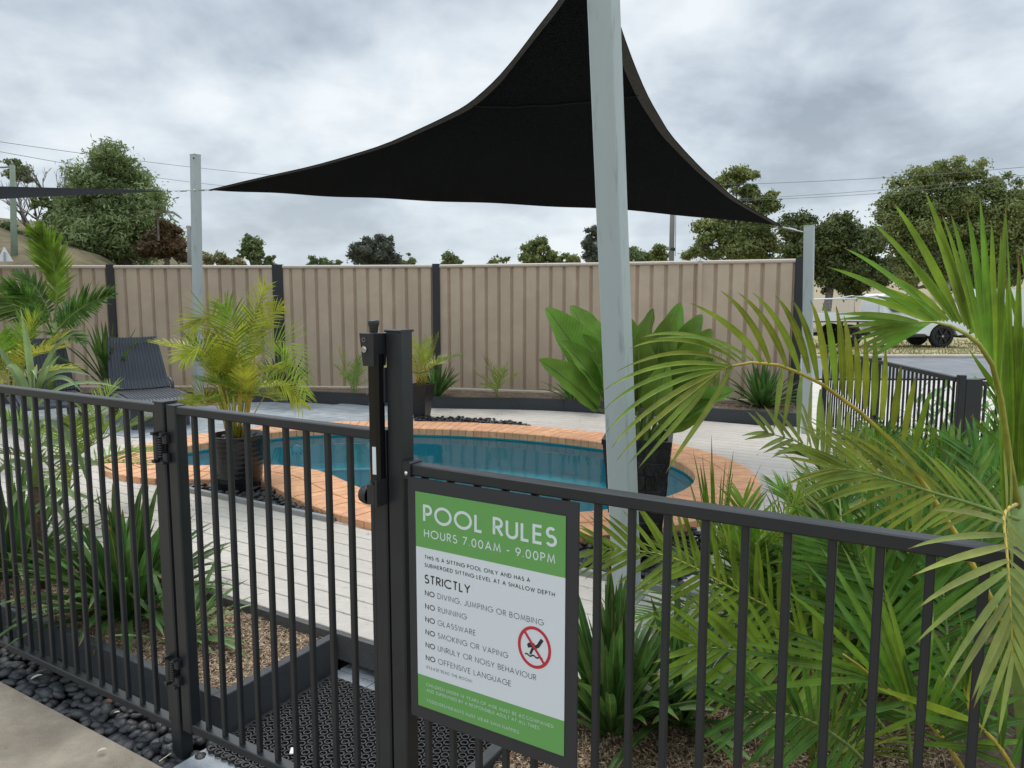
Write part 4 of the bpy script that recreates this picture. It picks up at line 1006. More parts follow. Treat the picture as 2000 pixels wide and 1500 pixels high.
def square_pot(base, H, w0, w1, ang, label, brick=True):
    o = thing('plant_pot', base, label, 'plant pot', 'black plant pots'); X = V3(cos(ang), sin(ang), 0); Y = V3(-sin(ang), cos(ang), 0); b = MB()
    def ring(w_, z): return [base + X * sx * w_ / 2 + Y * sy * w_ / 2 + EZ * z for sx, sy in ((-1, -1), (1, -1), (1, 1), (-1, 1))]
    R = [ring(w0, 0), ring(w1, H - .03), ring(w1 + .012, H - .028), ring(w1 + .012, H), ring(w1 - .035, H), ring(w1 - .05, H - .05)]
    for q in R: b.v += q
    for k in range(len(R) - 1):
        for e_ in range(4): b.f.append((k * 4 + e_, k * 4 + (e_ + 1) % 4, k * 4 + 4 + (e_ + 1) % 4, k * 4 + 4 + e_)); b.m.append(0)
    b.f.append((20, 21, 22, 23)); b.m.append(0); b.f.append((3, 2, 1, 0)); b.m.append(0); mk('pot_body', b, POTS, o)
    if brick:       # raised slate-like blocks on each face
        rr_ = random.Random(9)
        for f_ in range(4):
            U = (X, Y, -X, -Y)[f_]; Nn = (-Y, X, Y, -X)[f_]; z = .03
            while z < H - .09:
                hh = rr_.uniform(.035, .10); tz = z / H; wz = (w0 + (w1 - w0) * tz); x = -wz / 2 + .006 + rr_.uniform(0, .02)
                while x < wz / 2 - .05:
                    ww = rr_.uniform(.05, .13); ww = min(ww, wz / 2 - .006 - x); dp = rr_.uniform(.003, .010)
                    nin = wz / 2; b = MB(); slope = (w1 - w0) / 2 / H
                    o0 = base + U * x + Nn * (nin - .004) + EZ * z; b.bbox(o0, U * (ww - .004), Nn * (dp + .004), (EZ + Nn * slope) * (hh - .003), .002); mk('block', b, POTS, o); x += ww
                z += hh
    b = MB(); w_ = w1 - .052; b.add([base + X * sx * w_ / 2 + Y * sy * w_ / 2 + EZ * (H - .05) for sx, sy in ((-1, -1), (1, -1), (1, 1), (-1, 1))], [(0, 1, 2, 3)]); mk('potting_soil', b, EARTH, o)
    return o
p3 = on(1243, 1078, .152)
square_pot(p3, .665, .235, .355, radians(-31.3 + 18), 'tall tapered square black planter with slate-like blocks behind the front sail post')
p2 = fp(-3.34, 5.62, .15)
square_pot(p2, .40, .15, .235, radians(-20), 'small tapered black planter at the back of the pool, behind the latch post', brick=False)
palm('golden_cane_palm', p2 + V3(0, 0, .36), 'small yellow palm in the back planter behind the latch post', 13, .28, None, .42, .2, .012, 18, [G_YEL, G_YEL, G_PALML], [RACHY], 23, 'potted golden cane palms', stems=8, droop=2.2, lift=.3, spread=.05, elev=(.1, 1.3))
# large paddle-leaved plant in the square planter
bird = thing('bird_of_paradise', p3 + EZ * .6, 'leafy bird of paradise plant with broad paddle leaves in the square planter', 'plant')
def paddle(tip_px, Yd, base_off, wd, L, seed, nrm=None, frac=.5):
    r = random.Random(seed); p0 = p3 + EZ * .60 + V3(*base_off, 0); tip = at(*tip_px, Yd)
    d = tip - p0; mid = p0 + d * (1 - L / d.length * .9) if d.length > L else p0 + d * .4
    mid = p0.lerp(tip, max(.3, 1 - L / d.length)) + EZ * .05 * d.length
    b = MB(); b.tube([bez([p0, p0 + EZ * (mid - p0).length * .55, mid], i / 6) for i in range(7)], [.014 - .0012 * i for i in range(7)], 7); st_ = mk('leaf_stalk', b, RACHG, bird, smooth=True)
    D = (tip - mid); ax = D.normalized(); nn = nrm if nrm else V3(r.uniform(-.5, .5), -1, .35); S = ax.cross(nn).normalized(); nn = S.cross(ax).normalized(); b = MB(); n_ = 44; i0 = 0
    for k in range(n_ + 1):
        t = k / n_; w_ = wd * 1.02 * (sin(pi * min(1, (t ** .9 * .95 + .045))) ** .62); c = mid + D * t - nn * .05 * t * t * D.length * 2 + EZ * -.04 * t * t
        wob = .006 * sin(t * 23 + seed) + (.0016 if k % 2 else 0)
        for q in (-1, -.55, 0, .55, 1): b.uv[len(b.v)] = (.5 + q / 2, t * .93); b.v.append(c + S * w_ / 2 * q + nn * (abs(q) ** 1.2 * w_ * .36 + wob * q * q))
    for k in range(n_):
        for q in range(4): a = k * 5 + q; b.f.append((a, a + 1, a + 6, a + 5)); b.m.append(0)
    mk('leaf', b, G_BIRD, bird, smooth=True)
    b = MB(); b.tube([mid + D * (k / 8) - nn * (.05 * (k / 8) ** 2 * D.length * 2 - .004) + EZ * -.04 * (k / 8) ** 2 for k in range(9)], [.007 - .0007 * k for k in range(9)], 5); mk('midrib', b, RACHG, bird, smooth=True)
for a in [((1078, 588), 3.75, (-.08, 0), .20, .62, 1, V3(.5, -1, -.1)), ((1122, 580), 4.1, (-.05, .05), .17, .5, 2, V3(.4, -1, .2)), ((1066, 686), 3.6, (-.1, -.03), .15, .52, 3, V3(.2, -1, .5)),
          ((1268, 588), 4.1, (.0, .06), .13, .5, 4, V3(-.8, -.7, 0)), ((1328, 577), 4.0, (.03, .05), .15, .6, 5, V3(-.3, -1, -.1)), ((1312, 600), 3.85, (.02, .0), .17, .55, 6, V3(-.4, -1, .1)),
          ((1366, 600), 3.9, (.05, .02), .16, .6, 7, V3(-.5, -1, 0)), ((1383, 632), 3.7, (.07, 0), .18, .55, 8, V3(-.4, -1, .2)), ((1384, 682), 3.7, (.08, -.02), .15, .5, 9, V3(-.3, -.8, .6)),
          ((1425, 742), 3.65, (.09, -.03), .15, .5, 10, V3(-.1, -.8, .8)), ((1250, 640), 3.75, (-.01, -.03), .17, .45, 11, V3(.1, -1, .1)), ((1200, 600), 3.95, (-.03, .02), .17, .5, 12, V3(.3, -1, 0)), ((1180, 700), 3.7, (-.06, -.05), .15, .42, 13, V3(.2, -1, .4)),
          ((1300, 700), 3.6, (.03, -.05), .15, .4, 14, V3(-.2, -1, .4)), ((1340, 760), 3.55, (.06, -.06), .12, .36, 15, V3(-.1, -.8, .8))]:
    paddle(*a)
for k_, (tx, ty) in enumerate([(1235, 610), (1345, 640), (1400, 700), (1290, 640), (1210, 660), (1150, 640), (1385, 770), (1110, 650)]): paddle((tx, ty), 3.9 - .03 * k_, (rs.uniform(-.08, .08), rs.uniform(-.06, .04)), .15, .55, 50 + k_, V3((1240 - tx) / 260, -1, rs.uniform(-.1, .5)))
# ================================================================== PLANTS ALONG THE FAR FENCE
GS = 'dark strap-leaved plants along the tan fence'
strap_clump('strap_plant', at(212, 752, 9.3), 'dark strap-leaved plant between the two sun loungers', 44, .75, .055, 31, GS, pal=.03, lean=(.05, .75), dr=.8)
strap_clump('strap_plant', at(853, 772, 9.75), 'dark strap-leaved plant beside the small back planter', 42, .46, .05, 32, GS, pal=.04, lean=(.05, .95), dr=.5)
strap_clump('strap_plant', at(1122, 784, 9.4), 'dark strap-leaved plant behind the paddle-leaved plant', 46, .56, .042, 33, GS, pal=.12, lean=(.05, 1.05), dr=.9)
strap_clump('strap_plant', at(1488, 797, 8.75), 'broadest dark strap-leaved plant, at the right end of the far bed', 95, .56, .04, 34, GS, pal=.10, lean=(.05, 1.15), dr=1.1)
strap_clump('strap_plant', at(556, 770, 9.75), 'dark strap-leaved plant half hidden by the golden cane palm', 34, .55, .05, 35, GS, pal=.04, lean=(.05, .9), dr=.5)
strap_clump('strap_plant', at(1400, 770, 9.1), 'thin strap-leaved plant with pale seed stalks against the fence', 16, .62, .012, 36, GS, m=G_OLIVE, pal=.3, lean=(.02, .5), dr=.3)
GSM = 'small young palms along the tan fence'
palm('small_palm', at(693, 766, 9.75), 'small wispy young palm left of the latch post, against the fence', 9, .12, None, .42, .16, .010, 15, [G_OLIVE, G_PALML], [RACHG], 41, GSM, stems=4, droop=1.8, elev=(.4, 1.4), spread=.05)
palm('small_palm', at(970, 774, 9.6), 'small sparse young palm right of the latch post, against the fence', 8, .12, None, .36, .17, .011, 12, [G_OLIVE, G_PALML], [RACHG], 42, GSM, stems=4, droop=1.6, elev=(.2, 1.4), spread=.05)
b = MB(); gl_ = thing('garden_light', at(1143, 786, 9.2), 'short black garden light beside the strap-leaved plant', 'garden light')
b.lathe(at(1143, 786, 9.2), [(.0, 0), (.028, 0), (.028, .17), (.018, .19), (0, .19)], 12); mk('housing', b, CHAR2, gl_, smooth=True)
# tall palm at the far left
lp = thing('bangalow_palm', at(100, 700, 8.7), 'tall green palm by the tan fence behind the left lounger', 'palm')
b = MB(); b.tube([at(100, 780, 8.7), at(102, 700, 8.7), at(106, 630, 8.7)], [.05, .04, .025], 8); mk('trunk', b, RACHG, lp, smooth=True)
for P, n_, L, m_, up_ in [([at(104, 640, 8.7), at(112, 560, 8.65), at(98, 500, 8.6), at(78, 462, 8.5)], 44, .38, G_PALML, V3(.4, -1, 0)),
        ([at(104, 660, 8.7), at(140, 600, 8.5), at(215, 575, 8.3)], 40, .34, G_PALM, V3(0, -1, .4)), ([at(104, 660, 8.7), at(60, 580, 8.5), at(-40, 590, 8.3)], 40, .36, G_PALM, V3(0, -1, .4)),
        ([at(104, 660, 8.7), at(85, 590, 8.2), at(20, 560, 7.9)], 36, .34, G_PALM, V3(0, -1, .4)), ([at(104, 660, 8.7), at(130, 610, 8.9), at(180, 590, 9.2)], 36, .32, G_PALM, V3(0, -1, .4)),
        ([at(104, 660, 8.7), at(110, 640, 8.4), at(160, 670, 8.2)], 22, .3, G_PALM, V3(0, -.2, 1)), ([at(104, 650, 8.7), at(60, 640, 8.4), at(0, 680, 8.2)], 22, .3, G_PALM, V3(0, -.2, 1)), ([at(104, 640, 8.7), at(85, 560, 8.7), at(35, 535, 8.7)], 22, .22, G_PALM, V3(0, -.6, 1))]:
    frond(lp, P, n_, L, .034, m_, RACHG, up=up_, a0=(48 if m_ is G_PALML else 66), a1=14, droop=.7, lift=.12, rr=.012, seed=int(P[-1].x * 100) % 999, s0=.2)
palm('golden_cane_palm', at(20, 770, 6.6), 'lime green palm at the left edge in front of the left lounger', 12, .25, None, .55, .28, .018, 22, [G_PALML, G_YEL], [RACH], 55, 'golden cane palms at the left edge', stems=6, droop=1.4, elev=(.1, 1.3))
palm('golden_cane_palm', at(120, 960, 4.7), 'striped olive palm behind the left picket fence', 12, .2, None, .62, .25, .015, 24, [G_OLIVE, G_PALM, G_PALML], [RACH], 56, 'golden cane palms at the left edge', stems=4, droop=1.4, elev=(.05, 1.1))

# ================================================================== SUN LOUNGERS
def lounger(foot, ax, label):
    """foot = point on the ground under the foot end, ax = unit vector from head to foot"""
    o = thing('sun_lounger', foot - ax * .9, label, 'sun lounger', 'charcoal sun loungers'); sd_ = V3(-ax.y, ax.x, 0); z0 = foot.z
    def P(x, y, z): return foot - ax * x + sd_ * y + V3(0, 0, z)       # x back from the foot, y across, z up
    def sheetp(name, prof, w0, w1, nr=17, dep=.011, th=.022, parent=o):
        b = MB(); M_ = nr * 4; n_ = len(prof)
        for side in (0, 1):
            for k, (x, z) in enumerate(prof):
                wd = w0 + (w1 - w0) * k / (n_ - 1); xx, zz = prof[min(k + 1, n_ - 1)][0] - prof[max(k - 1, 0)][0], prof[min(k + 1, n_ - 1)][1] - prof[max(k - 1, 0)][1]; l = math.hypot(xx, zz); nx, nz = -zz / l, xx / l
                if nz < 0: nx, nz = -nx, -nz
                for q in range(M_ + 1):
                    y = -wd / 2 + wd * q / M_; h = -side * th if side else (dep if (q % 4) in (1, 2) else 0) ; crown = .015 * (1 - (2 * y / wd) ** 2)
                    b.v.append(P(x + nx * (h - crown), y, z + nz * (h - crown)))
        S_ = n_ * (M_ + 1)
        for k in range(n_ - 1):
            for q in range(M_):
                a = k * (M_ + 1) + q; b.f.append((a, a + 1, a + M_ + 2, a + M_ + 1)); b.f.append((S_ + a + M_ + 1, S_ + a + M_ + 2, S_ + a + 1, S_ + a)); b.m += [0, 0]
            for q in (0, M_): a = k * (M_ + 1) + q; b.f.append((a, a + M_ + 1, S_ + a + M_ + 1, S_ + a)); b.m.append(0)
        for k in (0, n_ - 1):
            for q in range(M_): a = k * (M_ + 1) + q; b.f.append((a, a + 1, S_ + a + 1, S_ + a)); b.m.append(0)
        return mk(name, b, RESIN, parent)
    sheetp('seat', [(-.02, .30), (.06, .335), (.25, .335), (.5, .345), (.75, .345), (.95, .325), (1.18, .32)], .60, .62)
    sheetp('backrest', [(1.16, .34), (1.24, .44), (1.34, .62), (1.43, .77), (1.48, .88), (1.52, .95)], .68, .55)
    for y in (-.33, .33):
        b = MB(); b.tube([P(.0, y, .29), P(.3, y, .305), (P(.8, y, .30)), P(1.15, y, .28), P(1.55, y, .37)], [.028, .035, .035, .032, .02], 8); mk('side_frame', b, RESIN, o, smooth=True)
    b = MB(); b.tube([P(.0, -.33, .28), P(-.02, 0, .29), P(.0, .33, .28)], .026, 8); mk('end_rail', b, RESIN, o, smooth=True)
    for x, y in ((.12, -.27), (.12, .27), (1.25, -.27), (1.25, .27)):
        b = MB(); b.hexa([P(x - .035, y - .025, 0), P(x + .03, y - .025, 0), P(x + .03, y + .025, 0), P(x - .035, y + .025, 0), P(x - .05, y - .035, .30), P(x + .07, y - .035, .30), P(x + .07, y + .035, .30), P(x - .05, y + .035, .30)]); mk('leg', b, RESIN, o)
    for y in (-.36, .36):
        b = MB(); b.tube([P(1.12, y, .30), P(1.16, y, .40), P(1.30, y, .43), P(1.42, y, .42)], .02, 8); mk('armrest', b, RESIN, o, smooth=True)
    return o
ax_ = V3(.60, -.80, 0).normalized()
f1 = (on(285, 838, .148) + on(378, 830, .148)) / 2 + V3(-.10, 0, 0)
lounger(f1 + ax_ * .12, ax_, 'charcoal ribbed sun lounger nearer the golden cane palm')
f2 = f1 + V3(-1.02, -.28, 0)
lounger(f2 + ax_ * .12, ax_, 'charcoal ribbed sun lounger half hidden behind plants at the left')

# ================================================================== RUBBER RING MAT
mt_ = thing('rubber_mat', fp(.5, .33, 0), 'black rubber ring mat on the pavers inside the gate', 'door mat')
b = MB(); d_ = .0345; row_ = 0; n = .065
MA0, MA1, MN0, MN1 = .075, .955, .062, .655
hexu = [(cos(radians(60 * k)), sin(radians(60 * k))) for k in range(6)]
def ringm(b, a, n_, ro, ri, z0, z1, sg=10):
    i0 = len(b.v)
    for k in range(sg):
        c_, s2 = cos(2 * pi * k / sg), sin(2 * pi * k / sg); b.v += [fp(a + ro * c_, n_ + ro * s2, z0), fp(a + ro * c_, n_ + ro * s2, z1), fp(a + ri * c_, n_ + ri * s2, z1), fp(a + ri * c_, n_ + ri * s2, z0)]
    for k in range(sg):
        p, q = i0 + 4 * k, i0 + 4 * ((k + 1) % sg)
        for e_ in range(3): b.f.append((p + e_, q + e_, q + e_ + 1, p + e_ + 1)); b.m.append(0)
while n < MN1 - .02:
    a = MA0 + .03 + (row_ % 2) * d_ / 2
    while a < MA1 - .02:
        ringm(b, a, n, .0150, .0108, .003, .014 + (.002 if (row_ + int(a * 40)) % 3 else 0)); a += d_
    n += d_ * .866; row_ += 1
tag(mk('ring_grid', b, RUB, mt_), kind='stuff')
b = MB()
n = .065; row_ = 0
while n < MN1 - .02:      # thin webs that tie the rings
    b.box(fp(MA0 + .01, n - .0012, .0035), EA * (MA1 - MA0 - .02), EN * .0024, EZ * .007); n += d_ * .866; row_ += 1
mk('web', b, RUB, mt_)
b = MB(); wd = .022
for o0, l, q in ((fp(MA0, MN0, .001), EA * (MA1 - MA0), EN * wd), (fp(MA0, MN1 - wd, .001), EA * (MA1 - MA0), EN * wd), (fp(MA0, MN0 + wd, .001), EN * (MN1 - MN0 - 2 * wd), EA * wd), (fp(MA1 - wd, MN0 + wd, .001), EN * (MN1 - MN0 - 2 * wd), EA * wd)):
    b.bbox(o0, l, q, EZ * .010, .003)
mk('border', b, RUB, mt_)
b = MB(); b.quad(fp(MA0 + .01, MN0 + .01, .002), fp(MA1 - .01, MN0 + .01, .002), fp(MA1 - .01, MN1 - .01, .002), fp(MA0 + .01, MN1 - .01, .002)); mk('underlay', b, mat('dark_underlay', (.03, .028, .025), .9), mt_)  # one near-black sheet below the rings, visible through their holes
b = MB(); b.cbox(fp(.36, .19, .022), .012, .035, .004, (EA + EN * .8).normalized(), (EN - EA * .8).normalized()); tag(mk('paper_scrap', b, WHITE), 'small white scrap lying on the rubber mat', 'litter')

# ================================================================== HERO FOREGROUND PALMS (right)
pa = thing('bangalow_palm', fp(2.1, .55, .1), 'large palm at the lower right with broad arching fronds over the fence', 'palm')
b = MB(); b.tube([at(2060, 1900, 1.75), at(2030, 1500, 1.78), at(1995, 1200, 1.8), at(1985, 950, 1.8)], [.05, .045, .035, .018], 10); mk('trunk', b, RACHG, pa, smooth=True)
def hero(par, P, n, L, wd, lm, rm=RACH, **k): return frond(par, P, n, L, wd, lm, rm, split=True, **k)
hero(pa, [at(2010, 1100, 1.9), at(2010, 900, 1.9), at(2020, 760, 1.9), at(2040, 640, 1.9)], 12, .40, .022, G_PALML, RACHG, up=V3(.1, -1, .1), a0=45, a1=14, droop=.05, lift=.1, rr=.012, seed=3, s0=.2, jit=.08, segs=6)
def leaflet4(par, P4, w0, m, up=V3(.1, -1, .5), fold=.25, nm='leaflet'):
    b = MB(); N_ = 12
    for k in range(N_ + 1):
        t = k / N_; p = bez(P4, t); T = (bez(P4, min(1, t + .02)) - bez(P4, max(0, t - .02))).normalized(); S = T.cross(up).normalized(); nn = S.cross(T); w_ = w0 * (.45 + .55 * min(1, t * 3.5)) * (1 - t ** 2.6) + .0005
        b.v += [p - S * w_ / 2 + nn * w_ * fold, p, p + S * w_ / 2 + nn * w_ * fold]; q_ = len(b.v); b.uv[q_ - 3] = (0, t); b.uv[q_ - 2] = (.5, t); b.uv[q_ - 1] = (1, t)
    for k in range(N_): q = 3 * k; b.f += [(q, q + 1, q + 4, q + 3), (q + 1, q + 2, q + 5, q + 4)]; b.m += [0, 0]
    return mk(nm, b, m, par, smooth=True)
def zz(x, y): return (1172 + x / 2.415, 293 + y / 2.415)
rl = random.Random(99)
# arching frond: rachis, long draping end leaflets, upright blades along the top, hanging ones below
rb_ = MB(); rb_.tube([at(*p) for p in [(1995, 1330, 2.3), (1940, 1180, 2.3), (1870, 1050, 2.3), (1810, 955, 2.3), (1760, 880, 2.29), (1680, 805, 2.28), (1605, 750, 2.24), (1560, 728, 2.22), (1520, 713, 2.19), (1468, 708, 2.16), (1425, 716, 2.13), (1390, 731, 2.11)]], [.011, .011, .010, .009, .008, .007, .006, .0055, .005, .004, .003, .0015], 6)
ef = mk('frond', rb_, RACHY, pa, smooth=True)
for c_ in [(1470, 706, 1410, 665, 1378, 651, 1269, 662), (1452, 707, 1378, 651, 1312, 642, 1250, 660), (1440, 709, 1400, 672, 1300, 645, 1228, 682), (1428, 714, 1370, 678, 1290, 682, 1203, 726), (1426, 716, 1340, 700, 1250, 712, 1174, 766), (1424, 718, 1330, 715, 1240, 740, 1178, 802), (1424, 718, 1320, 735, 1240, 775, 1181, 848), (1410, 722, 1330, 755, 1240, 810, 1194, 876), (1400, 726, 1330, 780, 1260, 830, 1204, 900), (1395, 728, 1340, 790, 1280, 850, 1228, 905), (1400, 726, 1350, 800, 1290, 860, 1246, 915), (1430, 714, 1390, 800, 1330, 870, 1300, 925)]:
    leaflet4(ef, [at(c_[2 * i], c_[2 * i + 1], 2.13 - .05 * i) for i in range(4)], .017, G_OLIVE, V3(.1, -1, .9))
for k, (bx, by, tx, ty) in enumerate([(760, 1000, 425, 722), (800, 1005, 567, 662), (880, 1020, 650, 672), (940, 1045, 718, 672), (985, 1052, 825, 685), (1025, 1082, 905, 705), (1070, 1110, 990, 705), (1110, 1130, 1050, 720), (1145, 1155, 1112, 732), (1180, 1175, 1150, 780), (1215, 1195, 1200, 870), (1250, 1220, 1246, 868), (1290, 1250, 1292, 870), (1330, 1275, 1345, 935), (1380, 1320, 1420, 1010), (1430, 1370, 1490, 1060), (1480, 1430, 1560, 1130)]):
    b0, t0 = zz(bx, by), zz(tx, ty); dx, dy = t0[0] - b0[0], t0[1] - b0[1]; Yb = 2.16 + .012 * k
    c1 = (b0[0] + dx * .22 + 2, b0[1] + dy * .42); c2 = (b0[0] + dx * .62 + 4, b0[1] + dy * .80); leaflet4(ef, [at(*b0, Yb), at(*c1, Yb - .03), at(*c2, Yb - .06), at(*t0, Yb - .05)], .0215 + rl.uniform(-.002, .002), G_OLIVE, V3(-.3, -1, .2), .18)
for k in range(17):
    t = k / 16; bx, by = 1530 + 290 * t, 716 + 250 * t ** 1.25; L_ = 120 + 70 * t + rl.uniform(-15, 15); sw = rl.uniform(-25, 12)
    leaflet4(ef, [at(bx, by, 2.24), at(bx - 6 + sw * .2, by + L_ * .35, 2.2), at(bx + sw * .6, by + L_ * .7, 2.17), at(bx + sw, by + L_, 2.16)], .017, rl.choice([G_OLIVE, G_SAGE, G_OLIVE]), V3(rl.uniform(-.6, .6), -1, .1), .3)
# upper frond leaning left in front of the ute
rb_ = MB(); rb_.tube([at(*p) for p in [(1992, 1010, 1.8), (1972, 900, 1.74), (1955, 780, 1.68), (1938, 712, 1.62), (1912, 672, 1.58), (1885, 651, 1.54), (1855, 636, 1.50), (1825, 629, 1.48), (1792, 629, 1.46)]], [.009, .008, .007, .006, .005, .004, .003, .0025, .0015], 6)
ff = mk('frond', rb_, RACH, pa, smooth=True)
for k, (bx, by, tx, ty) in enumerate([(1500, 812, 1110, 775), (1490, 815, 1120, 800), (1490, 815, 1165, 838), (1490, 817, 1180, 872), (1500, 818, 1195, 905), (1510, 817, 1215, 935), (1530, 815, 1240, 965), (1550, 813, 1275, 985), (1560, 812, 1180, 690), (1575, 810, 1075, 553), (1590, 808, 1300, 690), (1605, 806, 1145, 460), (1625, 805, 1280, 640), (1640, 805, 1350, 585), (1665, 808, 1275, 335), (1680, 812, 1415, 475), (1700, 818, 1375, 240), (1720, 830, 1560, 345), (1740, 845, 1530, 190), (1755, 865, 1575, 350), (1775, 890, 1610, 300), (1795, 920, 1650, 290), (1815, 960, 1730, 285), (1830, 990, 1790, 215), (1845, 1030, 1745, 330), (1850, 1060, 1800, 270), (1860, 1110, 1845, 330), (1870, 1150, 1915, 260), (1880, 1190, 1890, 380)]):
    b0, t0 = zz(bx, by), zz(tx, ty); dx, dy = t0[0] - b0[0], t0[1] - b0[1]; l = math.hypot(dx, dy); Yb = 1.46 + .009 * k; ox, oy = -dy / l, dx / l; s_ = l * .05 * (-1 if ox * 0 + oy > 0 else 1)
    leaflet4(ff, [at(*b0, Yb), at(b0[0] + dx * .33 - abs(s_) * .3, b0[1] + dy * .36 - abs(s_), Yb - .02), at(b0[0] + dx * .68, b0[1] + dy * .72 - abs(s_), Yb - .04), at(*t0, Yb - .03)], (.0125 + .006 * min(1, k / 14)) * rl.uniform(.85, 1.1), G_PALML, V3(rl.uniform(-.2, .3), -1, rl.uniform(0, .4)), .22)
for k in range(16):       # broad upright blades crowding the right edge
    bx = 1960 + k * 5; by = 1000 - k * 8; tx = 1948 + k * 13 + rl.uniform(-10, 10); ty = 400 + rl.uniform(0, 130)
    leaflet4(ff, [at(bx, by, 1.8), at(bx + 4, by - 200, 1.78), at((bx + tx) / 2 + 6, (by + ty) / 2 - 60, 1.76), at(tx, ty, 1.76)], .026 * rl.uniform(.8, 1.15), G_PALML, V3(rl.uniform(-.7, .7), -1, 0), .2)
# frond hanging over the top rail, spreading downwards
hero(pa, [at(1985, 985, 1.24), at(1962, 1005, 1.16), at(1968, 1090, 1.10), at(1974, 1180, 1.07), at(1978, 1290, 1.06)], 14, .215, .0125, G_SAGE, RACHY, up=V3(.0, -1, .1), a0=80, a1=14, droop=1.6, lift=.05, rr=.0032, seed=5, s0=.12, jit=.08, segs=6)
# frond sweeping left from the same crown, leaflets hanging with curled tips
hero(pa, [at(1990, 1015, 1.75), at(1900, 985, 1.75), at(1810, 958, 1.72), at(1700, 925, 1.7), at(1630, 915, 1.68)], 20, .26, .0135, G_OLIVE, RACHG, up=V3(.1, -1, .4), a0=42, a1=14, droop=1.7, lift=.0, rr=.0055, seed=6, s0=.10, jit=.10, segs=7)
# low broad frond in front of the mulch
def z2(x, y): return (1172 + x / 1.9795, 742 + y / 1.9795)
rb_ = MB(); rb_.tube([at(*z2(x, y), Y) for x, y, Y in [(1450, 1580, 1.75), (1400, 1500, 1.74), (1330, 1390, 1.72), (1265, 1320, 1.71), (1180, 1250, 1.70), (1080, 1170, 1.68), (1010, 1110, 1.66), (940, 1060, 1.64)]], [.0065, .006, .0055, .005, .0045, .004, .003, .002], 6)
fl_ = mk('frond', rb_, RACHY, pa, smooth=True)
for k, (bx, by, tx, ty, wd) in enumerate([(1085, 1172, 400, 1042, .024), (1060, 1150, 512, 1086, .024), (1030, 1125, 455, 1012, .02), (1000, 1100, 660, 955, .02), (960, 1075, 600, 1000, .016), (1070, 1160, 485, 1225, .02), (1085, 1170, 1022, 985, .016), (1110, 1195, 700, 800, .02), (1140, 1215, 790, 700, .022), (1165, 1235, 850, 640, .024), (1190, 1258, 935, 640, .026), (1200, 1265, 1012, 660, .026), (1215, 1280, 1085, 760, .024), (1228, 1290, 1152, 1010, .022), (1240, 1300, 1290, 900, .024), (1262, 1318, 1400, 980, .026), (1275, 1330, 1490, 1040, .026), (1290, 1345, 1600, 1130, .028), (1310, 1370, 1680, 1210, .028), (1330, 1395, 1700, 1310, .028), (1360, 1430, 1700, 1400, .026), (1180, 1250, 900, 1330, .018), (1230, 1300, 980, 1420, .018)]):
    b0, t0 = z2(bx, by), z2(tx, ty); dx, dy = t0[0] - b0[0], t0[1] - b0[1]; l = math.hypot(dx, dy); Yb = 1.68
    leaflet4(fl_, [at(*b0, Yb), at(b0[0] + dx * .33, b0[1] + dy * .36 - l * .05, Yb - .02), at(b0[0] + dx * .68, b0[1] + dy * .70 - l * .05, Yb - .03), at(*t0, Yb - .01 + .1 * rl.random())], wd * .82 * rl.uniform(.85, 1.1), rl.choice([G_PALM, G_PALML, G_PALML]), V3(rl.uniform(-.3, .3), -1, rl.uniform(.1, .5)), .2)
hero(pa, [at(2030, 1600, 1.6), at(1960, 1470, 1.6), at(1900, 1400, 1.6), at(1880, 1330, 1.6)], 7, .30, .022, G_PALM, RACHY, up=V3(-.2, -.9, .3), a0=46, a1=12, droop=.2, lift=.1, rr=.007, seed=8, s0=.1, jit=.14, segs=6)
pbm = thing('bangalow_palm', fp(2.0, 1.3, .1), 'dense green palm behind the front rail at the right', 'palm')
